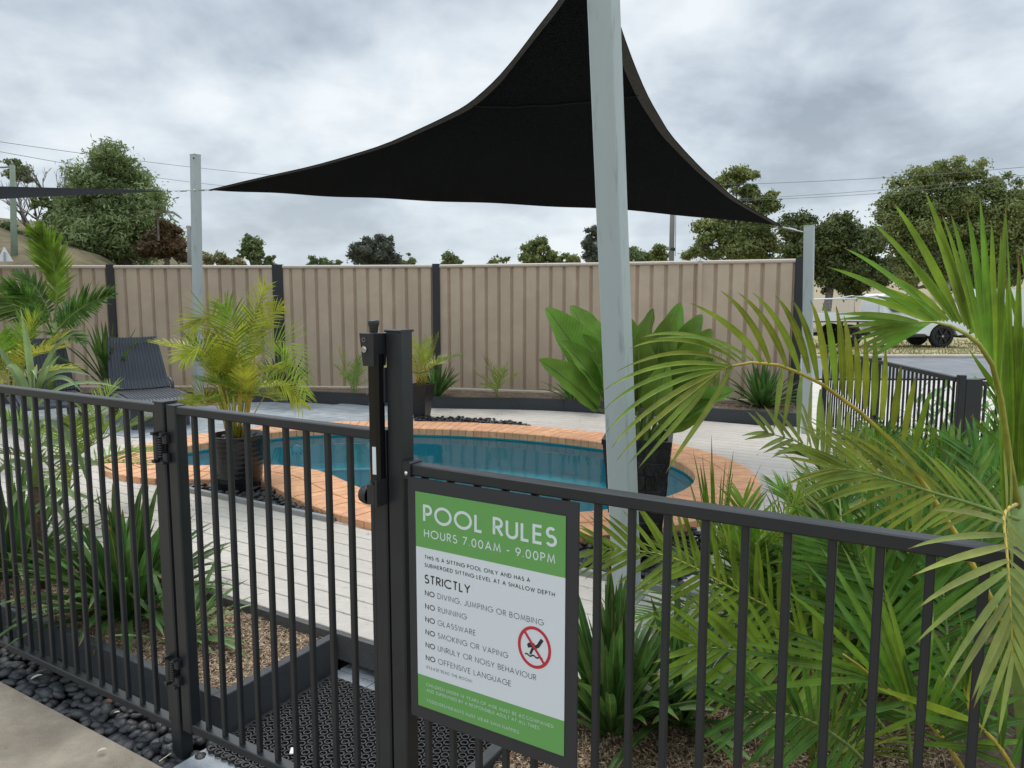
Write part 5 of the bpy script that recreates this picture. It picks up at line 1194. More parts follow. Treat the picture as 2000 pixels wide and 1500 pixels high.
for P, n_, L, wd, m_, up_, sd_ in [
    ([at(1700, 1500, 2.4), at(1650, 1200, 2.5), at(1640, 980, 2.9), at(1600, 885, 3.0), at(1490, 842, 2.95)], 24, .28, .022, G_SAGE, V3(0, -1, .4), 21),
    ([at(1780, 1500, 2.1), at(1760, 1300, 2.1), at(1720, 1150, 2.15), at(1640, 1060, 2.2)], 22, .38, .027, G_PALM, V3(-.3, -1, .2), 22),
    ([at(1850, 1450, 2.2), at(1850, 1250, 2.3), at(1830, 1100, 2.4), at(1780, 960, 2.5)], 22, .38, .027, G_PALM, V3(0, -1, .2), 23),
    ([at(1750, 1450, 2.2), at(1640, 1330, 2.15), at(1500, 1280, 2.1), at(1360, 1262, 2.1)], 24, .32, .024, G_PALML, V3(0, -1, .4), 24),
    ([at(1700, 1420, 2.4), at(1560, 1230, 2.45), at(1430, 1150, 2.45), at(1300, 1085, 2.4), at(1165, 1072, 2.35)], 30, .28, .021, G_OLIVE, V3(0, -1, .4), 25),
    ([at(1800, 1400, 2.6), at(1700, 1250, 2.7), at(1580, 1180, 2.7), at(1450, 1170, 2.7)], 24, .32, .024, G_PALM, V3(0, -1, .4), 26),
    ([at(1880, 1350, 2.6), at(1900, 1150, 2.7), at(1880, 1000, 2.8), at(1840, 920, 2.9)], 24, .38, .03, G_PALM, V3(-.2, -1, .3), 27),
    ([at(1950, 1300, 2.6), at(1975, 1100, 2.7), at(1950, 960, 2.8), at(1900, 880, 2.9)], 16, .30, .024, G_PALM, V3(-.1, -1, .3), 28),
    ([at(1700, 1500, 2.0), at(1650, 1450, 1.95), at(1560, 1400, 1.9), at(1440, 1390, 1.9)], 20, .28, .022, G_PALM, V3(-.1, -1, .5), 29),
    ([at(1900, 1500, 2.3), at(1800, 1350, 2.4), at(1680, 1150, 2.5), at(1560, 1080, 2.5)], 24, .34, .024, G_PALM, V3(-.2, -1, .4), 30),
    ([at(1800, 1500, 2.6), at(1760, 1290, 2.9), at(1740, 1150, 3.1), at(1700, 1080, 3.2)], 24, .38, .028, G_PALM, V3(-.2, -1, .3), 31)]:
    frond(pbm, P, n_, L, wd, m_, RACHG if sd_ != 25 else RACH, up=up_, droop=1.0, lift=.22, rr=.007, seed=sd_, s0=.15, segs=6)
GD = 'dense green palms in the right-hand bed'
palm('cane_palm', on(1500, 1270, .1), 'airy palm clump at the front of the right bed', 18, .26, None, .46, .24, .018, 20, [G_PALM, G_PALML, G_OLIVE], [RACHG, RACHY], 61, GD, stems=8, droop=1.5, elev=(.1, 1.3), spread=.1)
palm('cane_palm', on(1720, 1330, .1), 'dark palm clump under the large arching frond', 22, .28, None, .50, .28, .022, 20, [G_PALM], [RACHG], 62, GD, stems=8, droop=1.3, elev=(.0, 1.3), spread=.12)
palm('cane_palm', on(1640, 1150, .1), 'palm clump at the edge of the deck', 15, .22, None, .42, .25, .019, 20, [G_PALM, G_PALM, G_PALML], [RACHG, RACHY], 63, GD, stems=8, droop=1.3, elev=(.1, 1.35), spread=.12)
palm('cane_palm', on(1820, 1090, .05), 'palm clump in the middle of the right bed', 16, .28, None, .52, .30, .024, 18, [G_PALM, G_PALML], [RACHG], 64, GD, stems=8, droop=1.2, elev=(.1, 1.35), spread=.12)
palm('cane_palm', on(1960, 1180, .05), 'palm clump at the right edge of the photograph', 16, .32, None, .58, .32, .025, 18, [G_PALM, G_PALML], [RACHG], 65, GD, stems=8, droop=1.2, elev=(.2, 1.35), spread=.12)
palm('cane_palm', on(1730, 960, .05), 'palm clump beside the dark side fence', 12, .2, None, .42, .25, .022, 18, [G_PALM, G_PALML], [RACHG], 66, GD, stems=6, droop=1.2, elev=(.2, 1.3), spread=.1)
# broad leaved shrub by the side fence
GB_ = mat('glossy_broad_leaf', (.17, .33, .08), .35, var=.25, vscale=6, orand=.25, spec=.5, transl=.28)
sh = thing('broadleaf_shrub', on(1880, 900, .0), 'bright broad-leaved shrub in front of the dark side fence', 'shrub')
rs = random.Random(77)
for k in range(130):
    p = on(rs.uniform(1770, 1990), 930, .0) + V3(rs.uniform(-.1, .1), rs.uniform(-.35, .35), rs.uniform(.15, .78)); az = rs.uniform(0, 6.28); b = MB()
    blade(b, p, V3(cos(az) * .6, sin(az) * .6, rs.uniform(.3, 1.2)), rs.uniform(.10, .17), rs.uniform(.03, .05), 1.0, .2, 5, prof='oval'); mk('leaf', b, GB_, sh, smooth=True)
for k in range(14):
    p = on(1780 + 15 * k, 930, .0); b = MB(); b.tube([p - EZ * .1, p + V3(rs.uniform(-.05, .05), rs.uniform(-.1, .1), .6)], [.008, .003], 5); mk('stem', b, RACHG, sh)
# strap plants in the right bed
GF = 'strap-leaved plants in the front beds'
strap_clump('strap_plant', on(1195, 1420, .1), 'dark upright strap-leaved plant just right of the sign', 85, .50, .040, 71, GF, pal=.14, lean=(.02, .95), dr=1.7)
strap_clump('strap_plant', on(1330, 1400, .1), 'sprawling strap-leaved plant over the mulch right of the sign', 40, .46, .030, 72, GF, pal=.08, lean=(.2, 1.3), dr=1.4)
strap_clump('strap_plant', on(1600, 1480, .1), 'drooping olive strap-leaved plant under the low palm frond', 50, .36, .014, 73, GF, m=G_OLIVE, pal=.1, lean=(.2, 1.3), dr=2.6)
strap_clump('strap_plant', on(1400, 1090, .1), 'tall thin reedy leaves standing in front of the coping', 16, .62, .016, 74, GF, m=G_PALML, pal=.1, lean=(.05, .35), dr=.2)
strap_clump('strap_plant', on(1570, 1110, .1), 'spiky strap leaves at the deck edge among the palms', 22, .50, .02, 75, GF, m=G_PALM, pal=.1, lean=(.05, .6), dr=.5)
# left bed
strap_clump('strap_plant', on(245, 1200, .1), 'full dark strap-leaved clump behind the left picket fence', 130, .56, .046, 81, GF, pal=.12, lean=(.03, 1.2), dr=2.0)
strap_clump('strap_plant', on(348, 1245, .1), 'pale strap leaves drooping beside the gate post', 22, .40, .026, 82, GF, m=G_STRAPL, pal=.4, lean=(.5, 1.3), dr=1.8)
strap_clump('strap_plant', on(30, 1120, .1), 'dark strap-leaved clump at the left edge behind the fence', 90, .62, .040, 83, GF, pal=.08, lean=(.1, 1.2), dr=1.9)
# cane plant with long arching leaves
cn = thing('cane_plant', on(82, 1150, .1), 'tall cane plant with long pale arching leaves above the left fence', 'plant')
c0, c1, c2 = on(82, 1150, .1), at(72, 950, 3.45), at(66, 775, 3.45)
b = MB(); b.tube([c0, c0.lerp(c1, .5), c1], [.028, .022, .018], 8); mk('trunk', b, HUSK, cn, smooth=True); b = MB(); b.tube([c1, c1.lerp(c2, .5), c2], [.018, .014, .009], 8); mk('stem', b, RACHG, cn, smooth=True)
GC = mat('pale_cane_leaf', (.22, .31, .11), .4, var=.25, vscale=9, orand=.3, spec=.45, transl=.25)
for (x0, y0, x1, y1, x2, y2, wd, dY) in [(66, 780, 100, 660, 150, 650, .026, 0), (66, 780, 95, 700, 180, 735, .03, -.1), (66, 790, 110, 700, 160, 765, .03, -.15), (66, 790, 90, 720, 118, 693, .03, -.1), (66, 780, 55, 690, 40, 600, .024, .1), (66, 770, 60, 690, 52, 640, .028, 0), (66, 770, 64, 690, 72, 742, .034, -.2), (64, 790, 30, 690, 10, 720, .03, 0), (64, 800, 20, 700, -20, 660, .028, .1),
        (66, 830, 140, 800, 175, 960, .035, -.1), (66, 850, 10, 790, -30, 900, .034, 0), (68, 880, 120, 840, 150, 900, .034, -.2), (68, 900, 150, 880, 230, 925, .028, .1), (68, 930, 20, 860, -20, 960, .034, -.1), (68, 950, 120, 920, 175, 1010, .034, -.1), (70, 960, 30, 930, 10, 1040, .03, -.1), (70, 990, 140, 940, 200, 990, .026, .1), (70, 860, 90, 780, 105, 870, .03, -.2), (70, 1000, 110, 950, 150, 1060, .03, 0), (66, 800, 130, 720, 240, 760, .022, .15)]:
    p0, pm_, p2_ = at(x0, y0, 3.45), at(x1, y1, 3.45 + dY * .6), at(x2, y2, 3.45 + dY); b = MB(); N_ = 12
    for k in range(N_ + 1):
        t = k / N_; p = bez([p0, pm_, p2_], t); T = (bez([p0, pm_, p2_], min(1, t + .02)) - bez([p0, pm_, p2_], max(0, t - .02))).normalized(); S = T.cross(V3(.1, -.75, .65)).normalized(); nn = S.cross(T); w_ = wd * (.5 + .5 * min(1, t * 4)) * (1 - t ** 3) + .0005
        b.v += [p - S * w_ / 2 + nn * w_ * .2, p, p + S * w_ / 2 + nn * w_ * .2]; q_ = len(b.v); b.uv[q_ - 3] = (0, t); b.uv[q_ - 2] = (.5, t); b.uv[q_ - 1] = (1, t)
    for k in range(N_): q = 3 * k; b.f += [(q, q + 1, q + 4, q + 3), (q + 1, q + 2, q + 5, q + 4)]; b.m += [0, 0]
    mk('leaf', b, GC, cn, smooth=True)

# ================================================================== SIDE FENCE (right)
sf = thing('pool_fence', rf(5.3), 'dark picket pool fence running away along the right of the deck', 'fence', 'charcoal picket pool fences')
ds = (rf(8) - rf(5)).normalized(); ns_ = V3(ds.y, -ds.x, 0)
Ls = (rf(8.6) - rf(5.35)).length
b = MB(); b.bbox(rf(5.35) + EZ * .965, ds * Ls, ns_ * .038, EZ * .035, .003); mk('top_rail', b, CHAR, sf)
b = MB(); b.bbox(rf(5.35) + EZ * -.06, ds * Ls, ns_ * .038, EZ * .035, .003); mk('bottom_rail', b, CHAR, sf)
bq = MB(); bq.bbox(-ds * .008 - ns_ * .008, ds * .016, ns_ * .016, EZ * .99, .002); mq = bpy.data.meshes.new('picket'); mq.from_pydata([tuple(v) for v in bq.v], [], bq.f); mq.materials.append(CHAR)
k = 0
while .06 + k * .083 < Ls: inst('picket', mq, rf(5.35) + ds * (.06 + k * .083) + ns_ * .019 + EZ * -.025, sf); k += 1
for yy in (5.3, 6.95, 8.62):
    b = MB(); b.bbox(rf(yy) - ds * .025 - ns_ * .005 + EZ * -.15, ds * .05, ns_ * .05, EZ * 1.17, .004); mk('post', b, CHAR, sf)
sf2 = thing('pool_fence', rf(5.3) + V3(.6, 0, 0), 'dark picket fence panel turning right behind the palms', 'fence', 'charcoal picket pool fences')
b = MB(); b.bbox(rf(5.3) + V3(.06, 0, .94), V3(2.6, -.3, 0), V3(0, .038, 0), EZ * .035, .003); mk('top_rail', b, CHAR, sf2)
b = MB(); b.bbox(rf(5.3) + V3(.06, 0, -.08), V3(2.6, -.3, 0), V3(0, .038, 0), EZ * .035, .003); mk('bottom_rail', b, CHAR, sf2)
bq = MB(); bq.bbox(V3(-.008, -.008, 0), V3(.016, 0, 0), V3(0, .016, 0), EZ * .99, .002); mq2 = bpy.data.meshes.new('picket'); mq2.from_pydata([tuple(v) for v in bq.v], [], bq.f); mq2.materials.append(CHAR)
for k in range(31): inst('picket', mq2, rf(5.3) + V3(.12 + k * .083, .019 - k * .0096, -.05), sf2)
b = MB(); b.bbox(rf(5.3) + V3(.04, -.03, -.15), V3(.12, 0, 0), V3(0, .06, 0), EZ * 1.14, .004); mk('post', b, CHAR, sf2)

# ================================================================== WHITE UTE
def ute(cx, cy, z, label):
    o = thing('parked_ute', V3(cx, cy, z), label, 'ute')          # cx = front axle, heading +X, near side at y = cy
    def P(x, y, zz): return V3(cx + x, cy + y, z + zz)
    Wd = 1.78
    def slab(name, prof, y0, y1, m, parent=o, inset=0.0):
        b = MB(); n_ = len(prof); cxp = sum(p[0] for p in prof) / n_; czp = sum(p[1] for p in prof) / n_; rings = []
        for yy, sc in ((y0, .985), (y0 + .04, 1), (y1 - .04, 1), (y1, .985)): rings.append([P(cxp + (x - cxp) * sc, yy + (inset * max(0, (zz - 1.05)) if yy < (y0 + y1) / 2 else -inset * max(0, (zz - 1.05))), czp + (zz - czp) * sc) for x, zz in prof])
        for r_ in rings: b.v += r_
        for k in range(3):
            for q in range(n_): b.f.append((k * n_ + q, k * n_ + (q + 1) % n_, (k + 1) * n_ + (q + 1) % n_, (k + 1) * n_ + q)); b.m.append(0)
        b.f.append(tuple(range(n_ - 1, -1, -1))); b.f.append(tuple(range(3 * n_, 4 * n_))); b.m += [0, 0]; return mk(name, b, m, parent)
    arch = [(.47 * cos(radians(a)), .36 + .47 * sin(radians(a))) for a in range(175, -1, -16)]
    body = [(-2.02, .52), (-.62, .47), (-.50, .40)] + arch + [(.50, .42), (.86, .46), (.90, .70), (.88, 1.0), (.55, 1.10), (-.45, 1.16), (-1.15, 1.78), (-1.90, 1.82), (-2.04, 1.74), (-2.06, 1.1)]
    bo = slab('body', body, 0, Wd, CARW, inset=.22)
    def win(name, prof, y=.004):
        b = MB(); q = [P(x, (.22 * (zz - 1.05)) - .008, zz) for x, zz in prof] + [P(x, (.22 * (zz - 1.05)) + .012, zz) for x, zz in prof]; n_ = len(prof); b.add(q, [tuple(range(n_)), tuple(range(2 * n_ - 1, n_ - 1, -1))] + [(k, n_ + k, n_ + (k + 1) % n_, (k + 1) % n_) for k in range(n_)]); return mk(name, b, GLASSD, bo)
    win('side_window', [(-1.78, 1.28), (-1.88, 1.40), (-1.92, 1.66), (-1.42, 1.68), (-1.38, 1.20), (-1.70, 1.21)]); win('side_window', [(-1.33, 1.20), (-1.36, 1.68), (-1.16, 1.66), (-.72, 1.27), (-.72, 1.20)])
    b = MB(); b.quad(P(-.50, .10, 1.20), P(-1.13, .24, 1.745), P(-1.13, Wd - .24, 1.745), P(-.50, Wd - .10, 1.20)); ws = mk('windscreen', b, GLASSD, bo); ws.location += V3(.02, 0, .02)
    b = MB(); b.bbox(P(-2.0, -.03, .36), V3(1.38, 0, 0), V3(0, .14, 0), V3(0, 0, .10), .02); mk('side_step', b, CHAR2, o)
    b = MB(); b.bbox(P(.62, .05, .34), V3(.32, 0, 0), V3(0, Wd - .1, 0), V3(0, 0, .22), .04); mk('bumper', b, CHAR2, o)
    b = MB(); b.cbox(P(-.98, -.004, .82), .004, .008, .66); mk('door_seam', b, CHAR2, o)
    b = MB(); b.bbox(P(-1.25, -.025, 1.03), V3(.16, 0, 0), V3(0, .02, 0), V3(0, 0, .03), .006); mk('door_handle', b, CARW, o)
    b = MB(); b.bbox(P(-.78, -.20, 1.16), V3(.10, 0, 0), V3(0, .18, 0), V3(0, 0, .16), .02); mk('mirror', b, CARW, o)
    b = MB(); b.tube([P(-2.2, .55, .45), P(-5.0, .55, .45)], .07, 6); mk('chassis', b, CHAR2, o)
    b = MB(); b.bbox(P(-4.95, .0, .86), V3(2.75, 0, 0), V3(0, Wd, 0), V3(0, 0, .05), .01); tr_ = mk('tray_floor', b, CHAR2, o)
    b = MB(); b.bbox(P(-4.95, -.03, .90), V3(2.75, 0, 0), V3(0, .035, 0), V3(0, 0, .26), .008); mk('drop_side', b, CARW, tr_)
    b = MB(); b.bbox(P(-4.95, Wd, .90), V3(2.75, 0, 0), V3(0, .035, 0), V3(0, 0, .26), .008); mk('drop_side', b, CARW, tr_)
    for yy in (0, Wd):
        b = MB(); b.tube([P(-2.20, yy, 1.15), P(-2.20, yy, 1.70), P(-2.28, yy, 1.76), P(-2.9, yy, 1.66), P(-4.9, yy, 1.62), P(-4.93, yy, 1.15)], .022, 6); fr_ = mk('cage_frame', b, CARW, o, smooth=True)
        b = MB()
        for k in range(60): x = -4.9 + k * .045; b.box(P(x, yy, 1.16), V3(.003, 0, 0), V3(0, .003, 0), V3(0, 0, .48))
        for k in range(12): b.box(P(-4.9, yy + .006, 1.18 + k * .04), V3(2.7, 0, 0), V3(0, .003, 0), V3(0, 0, .003))
        tag(mk('wire_mesh', b, STEEL, fr_), kind='stuff')
    b = MB(); b.tube([P(-2.2, 0, 1.73), P(-2.2, Wd, 1.73)], .022, 6); mk('cage_bar', b, CARW, o)
    for x in (0, -3.08):
        for yy, s_ in ((.02, -1), (Wd - .27, 1)):
            c = P(x, yy + (.0 if s_ < 0 else .25), .395); Z = V3(0, 1 if s_ < 0 else -1, 0); b = MB(); b.lathe(c, [(.26, .0), (.33, -.01), (.375, .02), (.395, .06), (.395, .20), (.375, .24), (.2, .25)], 32, Z=Z); wh = mk('wheel', b, TYRE, o, smooth=True)
            b = MB(); b.lathe(c, [(.25, .0), (.24, .05), (.05, .06), (0, .06)], 24, Z=Z)
            for q in range(6):
                a = q * pi / 3; U = V3(cos(a), 0, sin(a)); Vv = V3(-sin(a), 0, cos(a)); b.box(c + U * .04 - Vv * .03 + Z * .0, U * .20, Vv * .06, Z * .03)
            mk('rim', b, RIM, wh); b = MB(); b.lathe(c - Z * .005, [(0, 0), (.035, .0), (.04, .02)], 12, Z=Z); mk('hub_cap', b, STEEL, wh)
    return o
ute(14.45, 24.9, -.03, 'white single-row ute with a mesh-sided tray parked beyond the road')
vn = thing('parked_van', V3(18.6, 26.5, -.03), 'white van seen behind the palm fronds at the far right', 'van')
def PV(x, y, z): return V3(16.55 + x, 26 + y, -.03 + z)
b = MB(); pr = [(0, .35), (4.6, .35), (4.6, 1.1), (4.0, 1.25), (3.2, 1.95), (.1, 2.0), (0, 1.6)]; q = [PV(x, 0, z) for x, z in pr] + [PV(x, 1.8, z) for x, z in pr]; b.add(q, [tuple(range(6, -1, -1)), tuple(range(7, 14))] + [(k, (k + 1) % 7, 7 + (k + 1) % 7, 7 + k) for k in range(7)]); mk('body', b, CARW, vn)
b = MB(); b.box(PV(2.3, -.01, 1.25), V3(.9, 0, 0), V3(0, .01, 0), V3(0, 0, .5)); mk('side_window', b, GLASSD, vn)
for x in (.9, 3.7): b = MB(); b.lathe(PV(x, -.01, .36), [(0, .01), (.2, 0), (.34, 0), (.36, .04), (.36, .2), (0, .2)], 24, Z=V3(0, 1, 0)); mk('wheel', b, TYRE, vn, smooth=True)
# row of short posts on the slope behind the road
for k in range(15):
    x = 19.5 + k * .95; y = 44; b = MB(); b.tube([V3(x, y, hr(x, y) - .1), V3(x, y, hr(x, y) + .75)], [.09, .08], 7)
    tag(mk('timber_bollard', b, mat('weathered_timber', (.07, .06, .05), .9)), 'short dark timber post, ' + ('leftmost of' if k == 0 else 'rightmost of' if k == 14 else 'one inside') + ' the row on the tan slope beyond the ute', 'bollard', 'timber bollards on the slope')
for k in range(1):
    rw = thing('retaining_wall', V3(34, 37.4, .3), 'low timber retaining wall behind the parked vehicles', 'wall')
    for j in range(4):
        for i in range(9):
            b = MB(); b.bbox(V3(22 + i * 3.0, 37.4 + (j % 2) * .02, -.1 + j * .24), V3(2.97, 0, 0), V3(0, .12, 0), V3(0, 0, .23), .02); mk('sleeper', b, mat('grey_sleeper', (.22, .18, .14), .9, orand=.2), rw)

# ================================================================== TREES
import numpy as np
def leafmass(name, parent, clumps, nleaf, ls, m, seed, flat=.6, asp=1.0):
    """clumps: (center, radius xyz); many leaf-sized faces on the shells and inside"""
    r = np.random.default_rng(seed); wts = np.array([c[1].x * c[1].y + c[1].x * c[1].z for c in clumps]); wts = wts / wts.sum(); idx = r.choice(len(clumps), nleaf, p=wts)
    C = np.array([tuple(c[0]) for c in clumps])[idx]; Rr = np.array([tuple(c[1]) for c in clumps])[idx]
    d = r.normal(size=(nleaf, 3)); d /= np.linalg.norm(d, axis=1)[:, None]; rad = r.random(nleaf) ** .6 * 1.12; P = C + d * Rr * (rad * np.where(r.random(nleaf) < .22, r.uniform(1.0, 1.7, nleaf), 1.0))[:, None]
    n_ = d + r.normal(size=(nleaf, 3)) * .8; n_ /= np.linalg.norm(n_, axis=1)[:, None]; t = np.cross(n_, r.normal(size=(nleaf, 3))); t /= np.linalg.norm(t, axis=1)[:, None]; s_ = np.cross(n_, t); sz = ls * r.uniform(.5, 1.3, nleaf)[:, None]
    V = np.stack([P - t * sz, P + s_ * sz * .5 * asp, P + t * sz, P - s_ * sz * .5 * asp], axis=1).reshape(-1, 3); o_ = V.mean(axis=0)
    me = bpy.data.meshes.new(name); me.vertices.add(nleaf * 4); me.vertices.foreach_set('co', (V - o_).ravel()); me.loops.add(nleaf * 4); me.loops.foreach_set('vertex_index', np.arange(nleaf * 4)); me.polygons.add(nleaf); me.polygons.foreach_set('loop_start', np.arange(nleaf) * 4)
    me.polygons.foreach_set('loop_total', np.full(nleaf, 4)); me.update(calc_edges=True); me.materials.append(m); o = bpy.data.objects.new(name, me); COL.objects.link(o); o.parent = parent; o.location = Vector(o_) - W(parent); return o
def leafmat(name, c, c2): return mat(name, c, .55, col2=c2, vscale=.9, spec=.3, transl=.22, detail=3)
T_MID = leafmat('tree_mid_green', (.12, .165, .065), (.22, .27, .11)); T_WIL = leafmat('tree_willow_green', (.15, .20, .075), (.27, .34, .14)); T_DRK = leafmat('tree_dark_green', (.07, .095, .03), (.15, .18, .06))
T_GUM = leafmat('tree_gum_green', (.125, .165, .05), (.27, .30, .10)); T_RED = leafmat('shrub_russet', (.08, .06, .03), (.17, .10, .05)); T_YEL = leafmat('shrub_pale_yellow', (.22, .21, .10), (.38, .35, .18)); T_GRY = leafmat('tree_grey_green', (.075, .085, .06), (.14, .155, .11))
def tree(label, name, xb, yb, Y, puffs, nleaf, ls, m, seed, grp=None, bark=BARK, tr=.18, subn=10, asp=1.0, zb=None, limbs=True, sub_r=.46):
    """puffs: (x px, y px, radius px, depth offset m) measured off the photo at distance Y"""
    rr_ = random.Random(seed); base = at(xb, yb, Y)
    if zb is not None: base.z = zb
    o = thing(name, base, label, 'tree', grp); k_ = Y / FPX; cl = []
    if name == 'distant_tree': puffs = puffs + [(x + rr_.uniform(-1.1, 1.1) * r_, y + rr_.uniform(-.5, 1.0) * r_, r_ * rr_.uniform(.3, .6), 0) for (x, y, r_, dy) in puffs for _q in range(3)]
    for (x, y, r_, dy) in puffs:
        c = at(x, y, Y + dy); R0 = r_ * k_ * (1.18 if r_ > 22 else 1.4)
        b_n = max(7, int(subn * 1.5 * (r_ / 40) ** .8))
        for q in range(b_n):
            d = V3(rr_.gauss(0, 1), rr_.gauss(0, 1), rr_.gauss(0, 1)).normalized(); s_ = rr_.uniform(.45, 1.15) * sub_r
            cl.append((c + d * R0 * rr_.uniform(.15, 1.0), V3(R0 * s_, R0 * s_, R0 * s_ * .72)))
    leafmass('crown', o, cl, int(nleaf * 1.35), ls * .78, m, seed, asp=asp)
    top = V3(0, 0, 0)
    for c in cl: top += c[0]
    top /= len(cl); fork = base.lerp(top, .45); fork.x = base.x * .6 + top.x * .4
    b = MB(); b.tube([base - EZ * .5, base.lerp(fork, .5) + V3(rr_.uniform(-.1, .1), 0, 0), fork], [tr * 1.3, tr, tr * .8], 8, True); trk = mk('trunk', b, bark, o, smooth=True)
    if limbs:
        for (x, y, r_, dy) in puffs:
            c = at(x, y, Y + dy); b = MB(); mid_ = fork.lerp(c, .5) + V3(rr_.uniform(-.3, .3), 0, -.2); b.tube([fork, mid_, c], [tr * .6, tr * .42, tr * .15], 6); mk('limb', b, bark, trk, smooth=True)
            for q in range(3):
                d = V3(rr_.gauss(0, 1), rr_.gauss(0, 1), rr_.gauss(0, .7)).normalized(); b = MB(); b.tube([mid_.lerp(c, .4 + .2 * q), c + d * r_ * k_ * .8], [tr * .25, tr * .06], 5); mk('limb', b, bark, trk)
    return o
tree('large pale green willow-like tree on the hill at the left', 'peppercorn_tree', 245, 512, 36, [(215, 330, 42, 0), (190, 360, 50, 0), (240, 370, 52, 1), (170, 410, 52, 0), (230, 420, 62, 0), (285, 425, 48, 0), (150, 455, 44, 1), (200, 470, 50, -1), (260, 475, 50, 0), (300, 455, 34, 0), (140, 490, 26, 0)], 52000, .17, T_WIL, 1, tr=.35, subn=16, asp=.55)
tree('dark russet bush beside the willow-like tree', 'russet_bush', 325, 505, 34, [(300, 460, 28, 0), (325, 468, 26, 0), (345, 480, 20, 0), (310, 485, 26, 0)], 12000, .13, T_RED, 2, tr=.1)
tree('broad mid-green bush at the foot of the leafless tree', 'dark_bush', 60, 500, 37, [(20, 455, 22, 0), (100, 430, 26, 0), (60, 470, 26, 0), (125, 400, 18, 0), (140, 370, 12, 0), (30, 340, 20, 2), (85, 395, 14, 0)], 9000, .14, T_MID, 4, tr=.1)
# leafless tree
bt = thing('bare_tree', at(100, 500, 38), 'leafless grey tree behind the concrete power pole', 'tree'); rb = random.Random(5)
def branch(p, d, L, r_, lv):
    q = p + d * L; b = MB(); m_ = p.lerp(q, .5) + V3(rb.uniform(-.06, .06), 0, rb.uniform(-.04, .04)) * L; b.tube([p, m_, q], [r_, r_ * .8, r_ * .6], 5); br.append((b, lv))
    if lv < 5:
        for k in range(3 if lv < 3 else 2): dd_ = (d + V3(rb.uniform(-.75, .75), rb.uniform(-.6, .6), rb.uniform(-.15, .5))).normalized(); branch(p.lerp(q, rb.uniform(.6, 1)), dd_, L * rb.uniform(.62, .82), r_ * .62, lv + 1)
br = []; branch(at(105, 505, 38), V3(-.05, 0, 1), 1.9, .12, 0); branch(at(70, 500, 39), V3(-.2, 0, 1), 1.5, .09, 0); branch(at(120, 505, 38), V3(.2, 0, 1), 1.6, .08, 1)
tw = MB()
for b_, lv in br:
    if lv <= 2: mk('limb', b_, BARKP if False else BARK, bt, smooth=True)
    else: tw.add(b_.v, b_.f)
tag(mk('twigs', tw, BARK, bt), kind='stuff')
tree('pale yellow flowering bush just right of the left sail post', 'pale_bush', 430, 535, 40, [(408, 508, 13, 0), (435, 510, 14, 0), (458, 512, 12, 0)], 5000, .12, T_YEL, 6, tr=.08)
GT = 'distant trees above the tan fence'
for a in [('small open-crowned gum above the fence, right of the left sail post', 492, 560, 60, [(492, 474, 16, 0), (505, 492, 14, 0), (480, 495, 12, 0), (520, 508, 12, 0)], 6000, .17, T_MID, 7),
          ('low green treetops left of the round dark tree', 630, 560, 90, [(615, 515, 10, 0), (635, 514, 12, 0), (655, 516, 9, 0)], 2500, .2, T_MID, 8),
          ('dense dark dome-shaped tree above the fence', 730, 580, 60, [(730, 488, 28, 0), (705, 500, 24, 0), (757, 502, 24, 0), (730, 512, 30, 0), (748, 480, 16, 0), (712, 484, 16, 0)], 26000, .13, T_GRY, 9),
          ('tiny treetop right of the dark dome-shaped tree', 801, 560, 80, [(800, 510, 11, 0)], 1500, .18, T_MID, 10),
          ('small bushy treetop above the middle fence post', 883, 560, 75, [(883, 503, 14, 0), (875, 512, 13, 0), (895, 512, 10, 0)], 3000, .18, T_MID, 11),
          ('sparse thin treetop left of the rounder green tree', 978, 560, 80, [(972, 510, 9, 0), (988, 506, 6, 0), (960, 514, 7, 0)], 900, .16, T_GUM, 12),
          ('rounded green tree left of the front sail post', 1050, 570, 62, [(1050, 484, 18, 0), (1035, 498, 17, 0), (1068, 496, 17, 0), (1050, 510, 24, 0)], 9000, .17, T_GUM, 13),
          ('low green shrubs between the rounded tree and the sail post', 1108, 570, 70, [(1105, 508, 17, 0), (1125, 512, 12, 0), (1090, 513, 12, 0)], 4500, .17, T_GUM, 14),
          ('slim upright tree touching the front sail post', 1155, 570, 62, [(1157, 452, 9, 0), (1150, 470, 11, 0), (1156, 490, 15, 0), (1165, 505, 16, 0)], 6500, .15, T_GRY, 15),
          ('small tree just right of the front sail post', 1238, 570, 66, [(1236, 492, 15, 0), (1248, 504, 14, 0), (1225, 500, 12, 0)], 5000, .16, T_MID, 16),
          ('open gum beside the metal power pole', 1285, 570, 66, [(1284, 486, 14, 0), (1276, 502, 13, 0), (1296, 500, 9, 0)], 4200, .15, T_GUM, 17)]:
    tree(a[0], 'distant_tree', a[1], a[2], a[3], a[4], a[5], a[6], a[7], a[8], GT, tr=.14)
GG = 'gum trees beyond the road'
tree('tall gum with separate leaf puffs above the sail corner', 'gum_tree', 1440, 600, 46, [(1440, 350, 28, 0), (1415, 362, 18, 0), (1462, 372, 22, 0), (1500, 400, 22, 0), (1485, 385, 14, 0), (1420, 400, 20, 0), (1455, 410, 16, 0), (1508, 385, 12, 0), (1400, 440, 32, 0), (1450, 450, 34, 0), (1495, 450, 28, 0), (1375, 475, 28, 0), (1425, 480, 36, 0), (1480, 485, 34, 0), (1360, 495, 20, 0)], 38000, .14, T_GUM, 20, GG, BARKP, tr=.16)
